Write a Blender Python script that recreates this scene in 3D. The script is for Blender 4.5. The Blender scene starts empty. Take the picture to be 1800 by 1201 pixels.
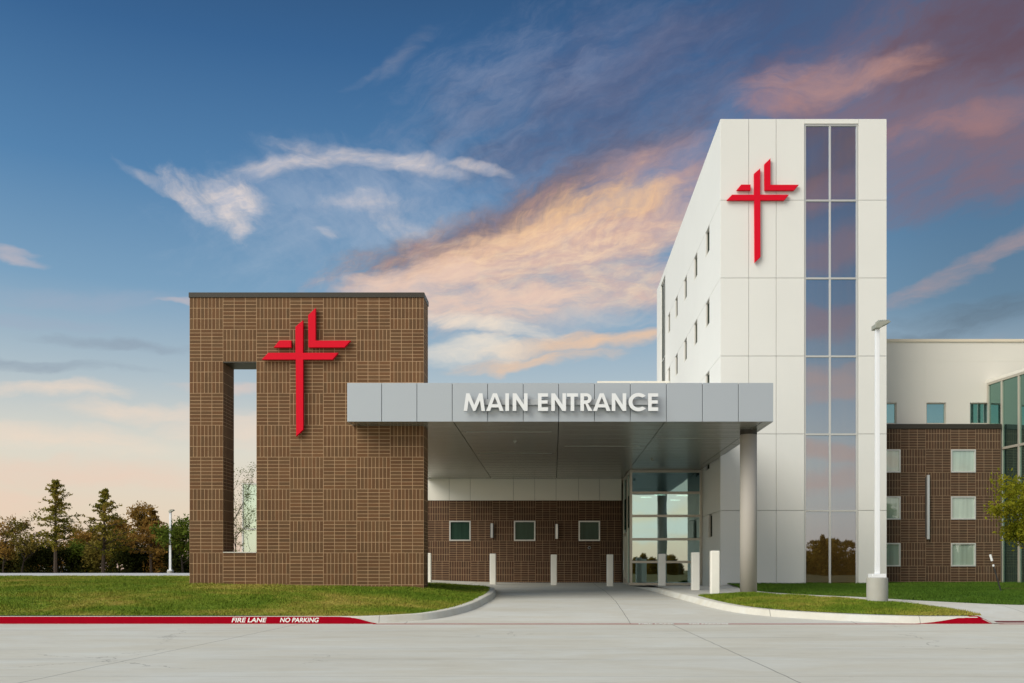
import bpy, bmesh, math, random
import numpy as np
from mathutils import Vector

R = math.radians
scene = bpy.context.scene
COL = scene.collection
random.seed(7)
rs = np.random.RandomState(11)

# ------------------------------------------------------------------ camera frame numbers
F, VX, VY, CZ = 1750.0, 972.0, 1003.0, 1.18


def PX(px, Y):
    return (px - VX) / F * Y


def PZ(py, Y):
    return CZ + (VY - py) / F * Y


# ------------------------------------------------------------------ node helper
class G:
    def __init__(s, tree):
        s.t = tree
        s.n = tree.nodes
        s.l = tree.links

    def put(s, sock, v):
        if isinstance(v, bpy.types.NodeSocket):
            s.l.new(v, sock)
        elif v is not None:
            if isinstance(v, (tuple, list)) and len(v) == 3 and sock.type == 'RGBA':
                v = (*v, 1)
            sock.default_value = v

    def m(s, op, a, b=None, c=None, clamp=False):
        n = s.n.new('ShaderNodeMath')
        n.operation = op
        n.use_clamp = clamp
        for i, v in enumerate((a, b, c)):
            if v is not None:
                s.put(n.inputs[i], v)
        return n.outputs[0]

    def v(s, op, a, b=None):
        n = s.n.new('ShaderNodeVectorMath')
        n.operation = op
        s.put(n.inputs[0], a)
        if b is not None:
            s.put(n.inputs['Scale'] if op == 'SCALE' else n.inputs[1], b)
        return n.outputs['Value'] if op in ('LENGTH', 'DOT_PRODUCT') else n.outputs[0]

    def mix(s, f, a, b, blend='MIX'):
        n = s.n.new('ShaderNodeMix')
        n.data_type = 'RGBA'
        n.blend_type = blend
        n.clamp_factor = True
        s.put(n.inputs[0], f)
        s.put(n.inputs[6], a)
        s.put(n.inputs[7], b)
        return n.outputs[2]

    def fmix(s, f, a, b):
        n = s.n.new('ShaderNodeMix')
        s.put(n.inputs[0], f)
        s.put(n.inputs[2], a)
        s.put(n.inputs[3], b)
        return n.outputs[0]

    def ss(s, x, lo, hi):
        n = s.n.new('ShaderNodeMapRange')
        n.interpolation_type = 'SMOOTHSTEP'
        s.put(n.inputs[0], x)
        n.inputs[1].default_value = lo
        n.inputs[2].default_value = hi
        n.inputs[3].default_value = 0
        n.inputs[4].default_value = 1
        return n.outputs[0]

    def noise(s, vec, scale, detail=4, rough=.55, dist=0.0, col=False):
        n = s.n.new('ShaderNodeTexNoise')
        if vec is not None:
            s.put(n.inputs['Vector'], vec)
        n.inputs['Scale'].default_value = scale
        n.inputs['Detail'].default_value = detail
        n.inputs['Roughness'].default_value = rough
        n.inputs['Distortion'].default_value = dist
        return n.outputs[1 if col else 0]

    def white(s, vec):
        n = s.n.new('ShaderNodeTexWhiteNoise')
        n.noise_dimensions = '3D'
        s.put(n.inputs['Vector'], vec)
        return n.outputs[0]

    def xyz(s, vec):
        n = s.n.new('ShaderNodeSeparateXYZ')
        s.put(n.inputs[0], vec)
        return n.outputs[0], n.outputs[1], n.outputs[2]

    def vec(s, x, y, z):
        n = s.n.new('ShaderNodeCombineXYZ')
        for i, v in enumerate((x, y, z)):
            s.put(n.inputs[i], v)
        return n.outputs[0]

    def ramp(s, f, stops, interp='LINEAR'):
        n = s.n.new('ShaderNodeValToRGB')
        cr = n.color_ramp
        cr.interpolation = interp
        while len(cr.elements) < len(stops):
            cr.elements.new(.5)
        for e, (p, c) in zip(cr.elements, stops):
            e.position = p
            e.color = (*c, 1) if len(c) == 3 else c
        s.put(n.inputs[0], f)
        return n.outputs[0]

    def bump(s, h, strength=.3, dist=.01):
        n = s.n.new('ShaderNodeBump')
        n.inputs['Strength'].default_value = strength
        n.inputs['Distance'].default_value = dist
        s.put(n.inputs['Height'], h)
        return n.outputs[0]

    def pos(s):
        return s.geo().outputs['Position']

    def geo(s):
        return s.n.new('ShaderNodeNewGeometry')


def srgb(r, g, b):
    f = lambda c: (c / 255 / 12.92) if c / 255 <= .04045 else ((c / 255 + .055) / 1.055) ** 2.4
    return (f(r), f(g), f(b))


def newmat(name):
    m = bpy.data.materials.new(name)
    m.use_nodes = True
    g = G(m.node_tree)
    b = m.node_tree.nodes['Principled BSDF']
    return m, g, b


def plain(name, col, rough=.6, metal=0.0, var=.06, scale=1.5, spec=.5, bump=0.0, bscale=60):
    m, g, b = newmat(name)
    p = g.pos()
    n = g.noise(p, scale, 5, .6)
    f = g.m('MULTIPLY_ADD', n, 2 * var, 1 - var)
    c = g.mix(1.0, (*col, 1), g.vec(f, f, f), 'MULTIPLY')
    g.put(b.inputs['Base Color'], c)
    b.inputs['Roughness'].default_value = rough
    b.inputs['Metallic'].default_value = metal
    b.inputs['Specular IOR Level'].default_value = spec
    if bump:
        g.put(b.inputs['Normal'], g.bump(g.noise(p, bscale, 3, .6), bump, .004))
    return m


def brick_mat(name, mx, mz, x0, z0, base=(.136, .070, .030), mortar=(.42, .275, .155)):
    m, g, b = newmat(name)
    ge = g.geo()
    x, y, z = g.xyz(ge.outputs['Position'])
    nx, ny, nz = g.xyz(ge.outputs['True Normal'])
    front = g.m('GREATER_THAN', g.m('ABSOLUTE', ny), .5)
    t = g.fmix(front, g.m('ADD', y, x0 - 27.25), x)
    u = g.m('DIVIDE', g.m('SUBTRACT', t, x0), mx)
    v = g.m('DIVIDE', g.m('SUBTRACT', z, z0), mz)
    i, j = g.m('FLOOR', u), g.m('FLOOR', v)
    fu, fv = g.m('SUBTRACT', u, i), g.m('SUBTRACT', v, j)
    par = g.m('FLOORED_MODULO', g.m('ADD', i, j), 2)      # 0 upright, 1 lying
    hor = g.m('GREATER_THAN', par, .5)
    a = g.m('MULTIPLY', fu, g.fmix(hor, 9.0, 3.0))
    c = g.m('MULTIPLY', fv, g.fmix(hor, 3.0, 9.0))
    fa, fc = g.m('FLOOR', a), g.m('FLOOR', c)
    la, lc = g.m('SUBTRACT', a, fa), g.m('SUBTRACT', c, fc)
    ea = g.m('MULTIPLY', g.m('MINIMUM', la, g.m('SUBTRACT', 1, la)), g.fmix(hor, mx / 9, mx / 3))
    ec = g.m('MULTIPLY', g.m('MINIMUM', lc, g.m('SUBTRACT', 1, lc)), g.fmix(hor, mz / 3, mz / 9))
    # lying modules hide the head joints on their own edge less than the bed joints
    d = g.m('MINIMUM', ea, ec)
    joint = g.m('SUBTRACT', 1, g.ss(d, .0045, .0085))
    idv = g.vec(g.m('MULTIPLY_ADD', i, 9.0, fa), g.m('MULTIPLY_ADD', j, 9.0, fc), par)
    w = g.white(idv)
    w2 = g.white(g.v('ADD', idv, (37.3, 11.1, 5.7)))
    big = g.noise(ge.outputs['Position'], .5, 4, .6)
    fine = g.noise(ge.outputs['Position'], 40, 3, .7)
    k = g.m('ADD', g.m('MULTIPLY_ADD', w, .24, .82), g.m('MULTIPLY_ADD', fine, .3, -.15))
    k = g.m('ADD', k, g.m('MULTIPLY_ADD', big, .36, -.18))
    warm = tuple(x * y for x, y in zip(base, (1.05, .965, .92)))
    cool = tuple(x * y for x, y in zip(base, (.97, 1.02, 1.04)))
    bc = g.mix(w2, (*warm, 1), (*cool, 1))
    bc = g.mix(1, bc, g.vec(k, k, k), 'MULTIPLY')
    mm = g.m('MULTIPLY_ADD', g.noise(ge.outputs['Position'], 3.0, 4, .6), .7, .62)
    mc = g.mix(1, (*mortar, 1), g.vec(mm, mm, mm), 'MULTIPLY')
    # efflorescence: a few pale stains, as masonry of this kind has
    st = g.noise(g.v('MULTIPLY', ge.outputs['Position'], (1.6, 1.6, .5)), 1.1, 5, .62)
    st = g.m('MULTIPLY', g.ss(st, .66, .80), .22)
    bc = g.mix(st, bc, (.42, .33, .25, 1))
    g.put(b.inputs['Base Color'], g.mix(joint, bc, mc))
    b.inputs['Roughness'].default_value = .8
    b.inputs['Specular IOR Level'].default_value = .3
    g.put(b.inputs['Normal'], g.bump(g.m('SUBTRACT', fine, g.m('MULTIPLY', joint, 1.5)), .35, .004))
    return m


def glass_mat(name, body, refl=.6, tint=(.82, .92, .92), wav=.02, clear=0.0, clear_col=(.45, .62, .58), graze=.9):
    """tinted coated glazing: mirror-like coating over a dark (or see-through) body"""
    m = bpy.data.materials.new(name)
    m.use_nodes = True
    t = m.node_tree
    g = G(t)
    t.nodes.remove(t.nodes['Principled BSDF'])
    p = g.pos()
    nb = g.bump(g.noise(p, .8, 2, .5), wav, .15)
    gl = t.nodes.new('ShaderNodeBsdfGlossy')
    gl.inputs['Color'].default_value = (*tint, 1)
    gl.inputs['Roughness'].default_value = .012
    g.put(gl.inputs['Normal'], nb)
    di = t.nodes.new('ShaderNodeBsdfDiffuse')
    kk = g.m('MULTIPLY_ADD', g.noise(g.v('MULTIPLY', p, (7, 7, .35)), 1.0, 3, .6), 1.0, .5)
    g.put(di.inputs['Color'], g.mix(1, (*body, 1), g.vec(kk, kk, kk), 'MULTIPLY'))
    base = di.outputs[0]
    if clear:
        tr = t.nodes.new('ShaderNodeBsdfTransparent')
        tr.inputs['Color'].default_value = (*clear_col, 1)
        mx = t.nodes.new('ShaderNodeMixShader')
        mx.inputs[0].default_value = clear
        g.l.new(base, mx.inputs[1])
        g.l.new(tr.outputs[0], mx.inputs[2])
        base = mx.outputs[0]
    fr = t.nodes.new('ShaderNodeLayerWeight')
    fr.inputs[0].default_value = .35
    fac = g.m('MULTIPLY_ADD', g.m('POWER', fr.outputs['Facing'], 3.0), graze - refl, refl, clamp=True)
    ms = t.nodes.new('ShaderNodeMixShader')
    g.put(ms.inputs[0], fac)
    g.l.new(base, ms.inputs[1])
    g.l.new(gl.outputs[0], ms.inputs[2])
    g.l.new(ms.outputs[0], t.nodes['Material Output'].inputs[0])
    return m


def concrete_mat(name, col, joints=(), streak=True, spec=.35, tyres=()):
    m, g, b = newmat(name)
    p = g.pos()
    x, y, z = g.xyz(p)
    n1 = g.noise(g.v('MULTIPLY', p, (.5, 1.25, 1)) if streak else p, .7, 8, .66, .9)
    n2 = g.noise(g.v('MULTIPLY', p, (1, 2.2, 1)) if streak else p, 3.2, 8, .74, .5)
    n3 = g.noise(p, .17, 3, .5)
    k = g.m('ADD', g.m('MULTIPLY_ADD', n1, .42, .70), g.m('MULTIPLY_ADD', n2, .26, -.13))
    k = g.m('ADD', k, g.m('MULTIPLY_ADD', n3, .26, -.04))
    c = g.mix(g.ss(n1, .35, .7), tuple(a * q for a, q in zip(col, (1.0, .985, .94))) + (1,), tuple(a * q for a, q in zip(col, (.97, 1.0, 1.03))) + (1,))
    c = g.mix(1, c, g.vec(k, k, k), 'MULTIPLY')
    n4 = g.noise(p, 7.0, 6, .75)
    k = g.m('ADD', k, g.m('MULTIPLY_ADD', n4, .40, -.20))
    dark = g.ss(g.noise(g.v('MULTIPLY', p, (.6, 1.5, 1)), 1.0, 8, .75, .8), .57, .78)
    c = g.mix(g.m('MULTIPLY', dark, .36), c, (.20, .185, .16, 1))
    for at, wd in tyres:
        q = g.m('DIVIDE', g.m('SUBTRACT', g.m('ADD', y, g.m('MULTIPLY_ADD', g.noise(g.vec(g.m('MULTIPLY', x, .07), at, 0), 1, 2, .5), 1.2, -.6)), at), wd)
        q = g.m('POWER', 2.718, g.m('MULTIPLY', g.m('MULTIPLY', q, q), -1))
        q = g.m('MULTIPLY', q, g.ss(g.noise(g.v('MULTIPLY', p, (.35, 2.5, 1)), 1.5, 5, .7), .38, .68))
        c = g.mix(g.m('MULTIPLY', q, .20), c, (.14, .135, .125, 1))
    if tyres:
        sp = g.ss(g.noise(p, 1.7, 2, .5), .735, .775)
        c = g.mix(g.m('MULTIPLY', sp, .35), c, (.12, .11, .10, 1))
        vn = g.n.new('ShaderNodeTexVoronoi')
        vn.feature = 'DISTANCE_TO_EDGE'
        vn.inputs['Scale'].default_value = .11
        g.put(vn.inputs['Vector'], g.v('ADD', p, g.v('SCALE', g.noise(p, .8, 5, .65, 0, True), 1.3)))
        ck = g.m('MULTIPLY', g.m('SUBTRACT', 1, g.ss(vn.outputs['Distance'], .0006, .0016)), g.ss(g.noise(p, .2, 2, .5), .5, .62))
        c = g.mix(g.m('MULTIPLY', ck, .55), c, (.10, .095, .085, 1))
    jm = None
    wob = g.m('MULTIPLY_ADD', g.noise(p, 1.2, 3, .6), .05, -.025)
    for axis, at, step, wd in joints:
        s = g.m('ADD', x if axis == 'x' else y, wob)
        q = g.m('DIVIDE', g.m('SUBTRACT', s, at), step)
        q = g.m('SUBTRACT', q, g.m('ROUND', q))
        dd = g.m('MULTIPLY', g.m('ABSOLUTE', q), step)
        j = g.m('SUBTRACT', 1, g.ss(dd, wd * .5, wd))
        jm = j if jm is None else g.m('MAXIMUM', jm, j)
    if jm is not None:
        jm = g.m('MULTIPLY', jm, g.m('MULTIPLY_ADD', n2, .5, .5))
        c = g.mix(jm, c, (.07, .068, .062, 1))
    g.put(b.inputs['Base Color'], c)
    b.inputs['Roughness'].default_value = .75
    b.inputs['Specular IOR Level'].default_value = spec
    g.put(b.inputs['Normal'], g.bump(g.noise(p, 30, 4, .7), .25, .004))
    return m


def foliage_mat(name, cols, scale=.6, trans=.25):
    m = bpy.data.materials.new(name)
    m.use_nodes = True
    t = m.node_tree
    g = G(t)
    t.nodes.remove(t.nodes['Principled BSDF'])
    p = g.pos()
    n = g.noise(p, scale, 4, .65)
    w = g.noise(p, scale * 9, 2, .6)
    f = g.m('ADD', g.m('MULTIPLY_ADD', n, 1.8, -.65), g.m('MULTIPLY_ADD', w, .5, -.1))
    c = g.ramp(f, [(i / (len(cols) - 1), q) for i, q in enumerate(cols)])
    d = t.nodes.new('ShaderNodeBsdfDiffuse')
    tr = t.nodes.new('ShaderNodeBsdfTranslucent')
    g.put(d.inputs[0], c)
    g.put(tr.inputs[0], c)
    ms = t.nodes.new('ShaderNodeMixShader')
    ms.inputs[0].default_value = trans
    g.l.new(d.outputs[0], ms.inputs[1])
    g.l.new(tr.outputs[0], ms.inputs[2])
    g.l.new(ms.outputs[0], t.nodes['Material Output'].inputs[0])
    return m


# ------------------------------------------------------------------ materials
M = {}
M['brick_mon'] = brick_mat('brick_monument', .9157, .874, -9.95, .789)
M['brick_low'] = brick_mat('brick_low', .933, .877, -4.49, .704, (.078, .040, .022), (.36, .235, .135))  # canopy shade put into the colour: darker brick and mortar
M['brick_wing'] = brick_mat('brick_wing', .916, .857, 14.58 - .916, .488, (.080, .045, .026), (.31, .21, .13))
M['coping'] = plain('coping_metal', (.040, .035, .026), .45, .3, .05)
M['red'] = plain('red_emblem', (.68, .004, .022), .55, 0, .03, spec=.12)
M['redside'] = M['red']
M['white_panel'] = plain('white_panel', (.75, .75, .715), .62, 0, .05, .35, bump=.08)
M['white_warm'] = plain('white_warm_panel', (.76, .735, .66), .62, 0, .03, .25, bump=.08)
M['joint'] = plain('panel_joint', (.30, .29, .26), .9, 0, .05)
M['alu_panel'] = plain('silver_panel', (.42, .465, .505), .34, .30, .035, .12)
M['soffit'] = plain('soffit_metal', (.34, .335, .30), .27, .55, .07, .5)
M['slot'] = plain('slot_metal', (.40, .40, .36), .3, .4, .03)
M['dark'] = plain('dark_gap', (.02, .02, .018), .8)
M['column'] = plain('column_paint', (.46, .425, .38), .6, 0, .04, .6)
M['letter'] = plain('letter_white', (.76, .78, .79), .4, 0, .02)
M['letter_side'] = plain('letter_return', (.30, .31, .32), .4, .4, .02)
M['raceway'] = plain('raceway_metal', (.42, .45, .47), .4, .3, .03)
M['frame'] = plain('anodised_frame', (.60, .605, .58), .35, .4, .04)
M['frame_warm'] = plain('anodised_warm', (.52, .49, .42), .35, .4, .04)
M['bollard'] = plain('bollard_paint', (.84, .82, .74), .5, 0, .07, 3)
M['pole'] = plain('pole_paint', (.80, .82, .84), .4, 0, .03)
M['lamp'] = plain('lamp_housing', (.34, .35, .29), .45, .2, .08, 8)
M['sconce'] = plain('sconce_metal', (.58, .60, .60), .3, .6, .03)
M['sconce_dark'] = plain('sconce_shade', (.07, .065, .06), .5, .3, .03)
M['redpaint'] = plain('red_kerb_paint', (.285, .002, .011), .9, 0, .16, 6, spec=.02)
M['whitepaint'] = plain('white_stencil', (.78, .78, .75), .6, 0, .08, 12)
M['tactile'] = plain('tactile_paving', (.14, .035, .04), .7, 0, .2, 10)
M['road'] = concrete_mat('street_concrete', (.57, .56, .505), (('x', 2.6, 8.2, .011), ('y', 11.1, 9.0, .008)), tyres=((13.2, .22), (14.9, .22), (17.6, .2), (19.3, .22)))
M['drive'] = concrete_mat('drive_concrete', (.575, .565, .52), (('x', 1.72, 5.0, .010), ('y', 27.4, 5.2, .010)))
M['walk'] = concrete_mat('walk_concrete', (.55, .54, .50), (('x', 7.3, 1.9, .010),), False)
M['kerb'] = concrete_mat('kerb_concrete', (.60, .585, .53), (('x', 8.13, 3.0, .008),), False)
M['footing'] = concrete_mat('footing_concrete', (.42, .41, .37), (), False)
M['soil'] = plain('lawn_soil', (.075, .088, .022), .95, 0, .45, 1.6, .1)
M['mulch'] = plain('mulch', (.06, .035, .02), .95, 0, .5, 12, .1)
M['field'] = plain('field_ground', (.105, .078, .020), .95, 0, .4, .12, .1)
M['bark'] = plain('bark', (.095, .072, .055), .9, 0, .3, 9, .1)
M['bark_dark'] = plain('bark_dark', (.05, .04, .033), .9, 0, .3, 9, .1)
M['glass_tower'] = glass_mat('glass_tower', (.080, .046, .014), .45, (.66, .80, 1.0), .008)
M['glass_low'] = glass_mat('glass_low', (.024, .050, .036), .012, (.7, .9, .8), .02)
M['glass_side'] = glass_mat('glass_side', (.012, .018, .015), .03, (.7, .85, .8), .01, graze=.10)
M['glass_pale'] = glass_mat('glass_pale', (.33, .42, .35), .22, (.85, .95, .92), .03)
M['glass_teal'] = glass_mat('glass_teal', (.03, .06, .06), .45, (.50, .80, .84), .02)
M['glass_hall'] = glass_mat('glass_hall', (.018, .035, .032), .34, (.50, .82, .72), .02)
M['glass_box'] = glass_mat('glass_pavilion', (.28, .40, .36), .45, (.66, .86, .84), .02)
M['glass_vest'] = glass_mat('glass_entrance', (.02, .03, .03), .54, (.68, .90, .92), .007, .8, (.42, .55, .52))
M['glass_spandrel'] = glass_mat('glass_spandrel', (.010, .028, .034), .30, (.55, .85, .92), .007)
M['blind'] = plain('window_blind', (.30, .32, .24), .8)
M['interior'] = plain('interior_wall', (.17, .14, .09), .8, 0, .1, .8)
M['interior_dark'] = plain('interior_dark', (.07, .06, .045), .8)
M['asphalt_far'] = concrete_mat('far_concrete', (.52, .52, .52), (), False)
M['black'] = plain('black_plastic', (.015, .015, .015), .5)

# grass: patchy turf with straw
def turf_mat(name, dark=False):
    m, g, b = newmat(name)
    p = g.pos()
    n = g.noise(g.v('MULTIPLY', p, (.55, 1.0, 1)), .55, 5, .65, .5)
    n2 = g.noise(p, 4.0, 3, .7)
    w = g.noise(p, 55, 2, .7)
    f = g.m('ADD', g.m('MULTIPLY_ADD', n, 1.9, -.53), g.m('MULTIPLY_ADD', n2, .6, -.28))
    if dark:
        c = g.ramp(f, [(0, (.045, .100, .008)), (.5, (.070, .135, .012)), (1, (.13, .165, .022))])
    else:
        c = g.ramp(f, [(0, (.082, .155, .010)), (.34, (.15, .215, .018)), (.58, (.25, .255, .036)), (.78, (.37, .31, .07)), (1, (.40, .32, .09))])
    k = g.m('MULTIPLY_ADD', w, .9, .55)
    g.put(b.inputs['Base Color'], g.mix(1, c, g.vec(k, k, k), 'MULTIPLY'))
    b.inputs['Roughness'].default_value = .8
    b.inputs['Specular IOR Level'].default_value = .15
    return m


M['turf'] = turf_mat('turf')
M['turf_dark'] = turf_mat('turf_dark', True)


# ------------------------------------------------------------------ mesh helper
class MB:
    def __init__(s):
        s.v, s.f, s.mi = [], [], []

    def add(s, vs, fs, mi=0):
        o = len(s.v)
        s.v += [tuple(p) for p in vs]
        s.f += [tuple(i + o for i in q) for q in fs]
        s.mi += [mi] * len(fs)

    def box(s, x0, x1, y0, y1, z0, z1, mi=0):
        s.add([(x0, y0, z0), (x1, y0, z0), (x1, y1, z0), (x0, y1, z0), (x0, y0, z1), (x1, y0, z1), (x1, y1, z1), (x0, y1, z1)],
              [(0, 3, 2, 1), (4, 5, 6, 7), (0, 1, 5, 4), (1, 2, 6, 5), (2, 3, 7, 6), (3, 0, 4, 7)], mi)

    def prism(s, poly, y0, y1, mi=0, side=None):
        """poly: (x,z) outline; front at y0, back at y1"""
        n = len(poly)
        side = mi if side is None else side
        s.add([(x, y0, z) for x, z in poly] + [(x, y1, z) for x, z in poly], [tuple(range(n))], mi)
        o = len(s.v) - 2 * n
        s.f.append(tuple(o + n + i for i in reversed(range(n))))
        s.mi.append(side)
        for i in range(n):
            j = (i + 1) % n
            s.f.append((o + i, o + n + i, o + n + j, o + j))
            s.mi.append(side)

    def tube(s, p0, p1, r0, r1, n=6, cap=True, mi=0):
        p0, p1 = Vector(p0), Vector(p1)
        d = (p1 - p0)
        if d.length < 1e-6:
            return
        d.normalize()
        a = d.orthogonal().normalized()
        b = d.cross(a)
        ring = [(math.cos(2 * math.pi * i / n), math.sin(2 * math.pi * i / n)) for i in range(n)]
        vs = [p0 + (a * c + b * q) * r0 for c, q in ring] + [p1 + (a * c + b * q) * r1 for c, q in ring]
        fs = [(i, (i + 1) % n, n + (i + 1) % n, n + i) for i in range(n)]
        if cap:
            fs += [tuple(reversed(range(n))), tuple(range(n, 2 * n))]
        s.add(vs, fs, mi)

    def panel(s, O, U, V, W, u0, u1, v0, v1, holes=(), t=.3, mi=0, edge_mi=None):
        """flat slab with rectangular holes; front at W=0, back at W=-t"""
        O, U, V, W = Vector(O), Vector(U), Vector(V), Vector(W)
        us = sorted({u0, u1, *[h[0] for h in holes], *[h[1] for h in holes]})
        vs = sorted({v0, v1, *[h[2] for h in holes], *[h[3] for h in holes]})
        us = [u for u in us if u0 - 1e-9 <= u <= u1 + 1e-9]
        vs = [q for q in vs if v0 - 1e-9 <= q <= v1 + 1e-9]
        nu, nv = len(us), len(vs)

        def solid(i, j):
            if i < 0 or j < 0 or i >= nu - 1 or j >= nv - 1:
                return False
            cu, cv = (us[i] + us[i + 1]) / 2, (vs[j] + vs[j + 1]) / 2
            return not any(h[0] < cu < h[1] and h[2] < cv < h[3] for h in holes)
        base = len(s.v)
        for w in (0, -t):
            for j in range(nv):
                for i in range(nu):
                    s.v.append(tuple(O + U * us[i] + V * vs[j] + W * w))
        A = lambda i, j: base + j * nu + i
        B = lambda i, j: base + nu * nv + j * nu + i
        em = mi if edge_mi is None else edge_mi
        for j in range(nv - 1):
            for i in range(nu - 1):
                if not solid(i, j):
                    continue
                s.f.append((A(i, j), A(i + 1, j), A(i + 1, j + 1), A(i, j + 1))); s.mi.append(mi)
                s.f.append((B(i, j), B(i, j + 1), B(i + 1, j + 1), B(i + 1, j))); s.mi.append(mi)
                if not solid(i - 1, j):
                    s.f.append((A(i, j), A(i, j + 1), B(i, j + 1), B(i, j))); s.mi.append(em)
                if not solid(i + 1, j):
                    s.f.append((A(i + 1, j), B(i + 1, j), B(i + 1, j + 1), A(i + 1, j + 1))); s.mi.append(em)
                if not solid(i, j - 1):
                    s.f.append((A(i, j), B(i, j), B(i + 1, j), A(i + 1, j))); s.mi.append(em)
                if not solid(i, j + 1):
                    s.f.append((A(i, j + 1), A(i + 1, j + 1), B(i + 1, j + 1), B(i, j + 1))); s.mi.append(em)

    def build(s, name, mats, parent=None, base=(0, 0, 0), bevel=0, smooth=False, weld=False):
        b = Vector(base)
        me = bpy.data.meshes.new(name)
        me.from_pydata([tuple(Vector(p) - b) for p in s.v], [], s.f)
        mats = mats if isinstance(mats, (list, tuple)) else [mats]
        for q in mats:
            me.materials.append(q)
        me.polygons.foreach_set('material_index', s.mi)
        bm = bmesh.new()
        bm.from_mesh(me)
        if weld:
            bmesh.ops.remove_doubles(bm, verts=bm.verts, dist=1e-4)
        bmesh.ops.recalc_face_normals(bm, faces=bm.faces)
        bm.to_mesh(me)
        bm.free()
        if smooth:
            me.polygons.foreach_set('use_smooth', [True] * len(me.polygons))
        o = bpy.data.objects.new(name, me)
        COL.objects.link(o)
        if parent is not None:
            o.parent = parent
        else:
            o.location = b
        if bevel:
            md = o.modifiers.new('bevel', 'BEVEL')
            md.width = bevel
            md.segments = 2
            md.limit_method = 'ANGLE'
            md.harden_normals = False
        return o


def tag(o, label, cat, group=None):
    o['label'] = label
    o['category'] = cat
    if group:
        o['group'] = group
    return o


def thing(name, loc, label, cat, group=None):
    o = bpy.data.objects.new(name, None)
    o.empty_display_size = .2
    COL.objects.link(o)
    o.location = loc
    return tag(o, label, cat, group)


def struct(o, kind='structure'):
    o['kind'] = kind
    return o


def copy_tree(o, parent=None):
    c = o.copy()
    COL.objects.link(c)
    if parent is not None:
        c.parent = parent
    for ch in list(o.children):
        copy_tree(ch, c)
    return c


# ------------------------------------------------------------------ ground shape
def smooth(t):
    t = np.clip(t, 0, 1)
    return t * t * (3 - 2 * t)


def gz(X, Y):
    X, Y = np.asarray(X, float), np.asarray(Y, float)
    base = np.interp(Y, [22, 27, 32, 38, 43, 60], [0, .32, .48, .56, .65, .8])
    left = np.interp(Y, [22, 27, 32, 38, 60], [0, .4, .75, .94, .95])
    w = smooth((-X - 1) / 10)
    return base * (1 - w) + left * w


def poly_dist(X, Y, path):
    X, Y = np.asarray(X, float), np.asarray(Y, float)
    best = np.full(np.broadcast(X, Y).shape, 1e9)
    for (ax, ay), (bx, by) in zip(path[:-1], path[1:]):
        dx, dy = bx - ax, by - ay
        L = dx * dx + dy * dy + 1e-12
        t = np.clip(((X - ax) * dx + (Y - ay) * dy) / L, 0, 1)
        best = np.minimum(best, np.hypot(X - ax - t * dx, Y - ay - t * dy))
    return best


def in_poly(X, Y, poly):
    ins = np.zeros(X.shape, bool)
    n = len(poly)
    for i in range(n):
        ax, ay = poly[i]
        bx, by = poly[(i + 1) % n]
        if ay == by:
            continue
        c = ((ay > Y) != (by > Y)) & (X < (bx - ax) * (Y - ay) / (by - ay) + ax)
        ins ^= c
    return ins


def catmull(pts, n=8):
    out = []
    P = [pts[0]] + list(pts) + [pts[-1]]
    for k in range(1, len(P) - 2):
        p0, p1, p2, p3 = (np.array(q, float) for q in P[k - 1:k + 3])
        for i in range(n):
            t = i / n
            q = .5 * ((2 * p1) + (-p0 + p2) * t + (2 * p0 - 5 * p1 + 4 * p2 - p3) * t * t + (-p0 + 3 * p1 - 3 * p2 + p3) * t ** 3)
            out.append((float(q[0]), float(q[1])))
    out.append(tuple(pts[-1]))
    return out


def sheet(name, outline, fn, mat, step=.5, xr=None):
    bm = bmesh.new()
    vs = [bm.verts.new((x, y, 0)) for x, y in outline]
    es = [bm.edges.new((vs[i], vs[(i + 1) % len(vs)])) for i in range(len(vs))]
    bmesh.ops.triangle_fill(bm, use_beauty=True, edges=es)
    x0, x1 = min(p[0] for p in outline), max(p[0] for p in outline)
    y0, y1 = min(p[1] for p in outline), max(p[1] for p in outline)
    cx0, cx1 = xr or (x0, x1)
    for ax, lo, hi in ((0, max(x0, cx0), min(x1, cx1)), (1, y0, y1)):
        k = lo + step
        while k < hi:
            co, no = ((k, 0, 0), (1, 0, 0)) if ax == 0 else ((0, k, 0), (0, 1, 0))
            bmesh.ops.bisect_plane(bm, geom=bm.verts[:] + bm.edges[:] + bm.faces[:], plane_co=co, plane_no=no, dist=1e-5)
            k += step
    bm.verts.ensure_lookup_table()
    co = np.array([v.co for v in bm.verts])
    z = fn(co[:, 0], co[:, 1])
    for v, q in zip(bm.verts, z):
        v.co.z = q
    bmesh.ops.recalc_face_normals(bm, faces=bm.faces)
    for f in bm.faces:
        if f.normal.z < 0:
            f.normal_flip()
    me = bpy.data.meshes.new(name)
    bm.to_mesh(me)
    bm.free()
    me.materials.append(mat)
    me.polygons.foreach_set('use_smooth', [True] * len(me.polygons))
    o = bpy.data.objects.new(name, me)
    COL.objects.link(o)
    return struct(o)


YK = 22.0
# left island kerb (outer foot line), from the street round the tip to the back
kl = catmull([(-5.2, YK), (-4.3, YK + .02), (-3.4, 22.35), (-2.65, 23.0), (-2.05, 24.7), (-1.75, 27.2), (-1.72, 30.0), (-1.95, 33.0), (-2.55, 35.5), (-3.6, 36.9), (-5.5, 37.6), (-8.0, 38.0)], 7)
kl = [(x, max(y, YK)) for x, y in kl]
kerb_left_path = [(-80, YK)] + kl
# right kerb
kr = catmull([(3.0, 37.2), (3.2, 34.5), (3.36, 31.5), (3.56, 28.8), (3.85, 26.4), (4.4, 24.5), (5.1, 23.5), (6.0, 22.85), (6.9, 22.4), (8.0, 22.06), (8.8, YK), (9.75, YK)], 7)


kr = [(x, max(y, YK)) for x, y in kr]


def kerb_h_left(X, Y):
    return np.interp(Y, [22, 30, 34, 37.4], [.165, .16, .12, .02])


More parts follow.
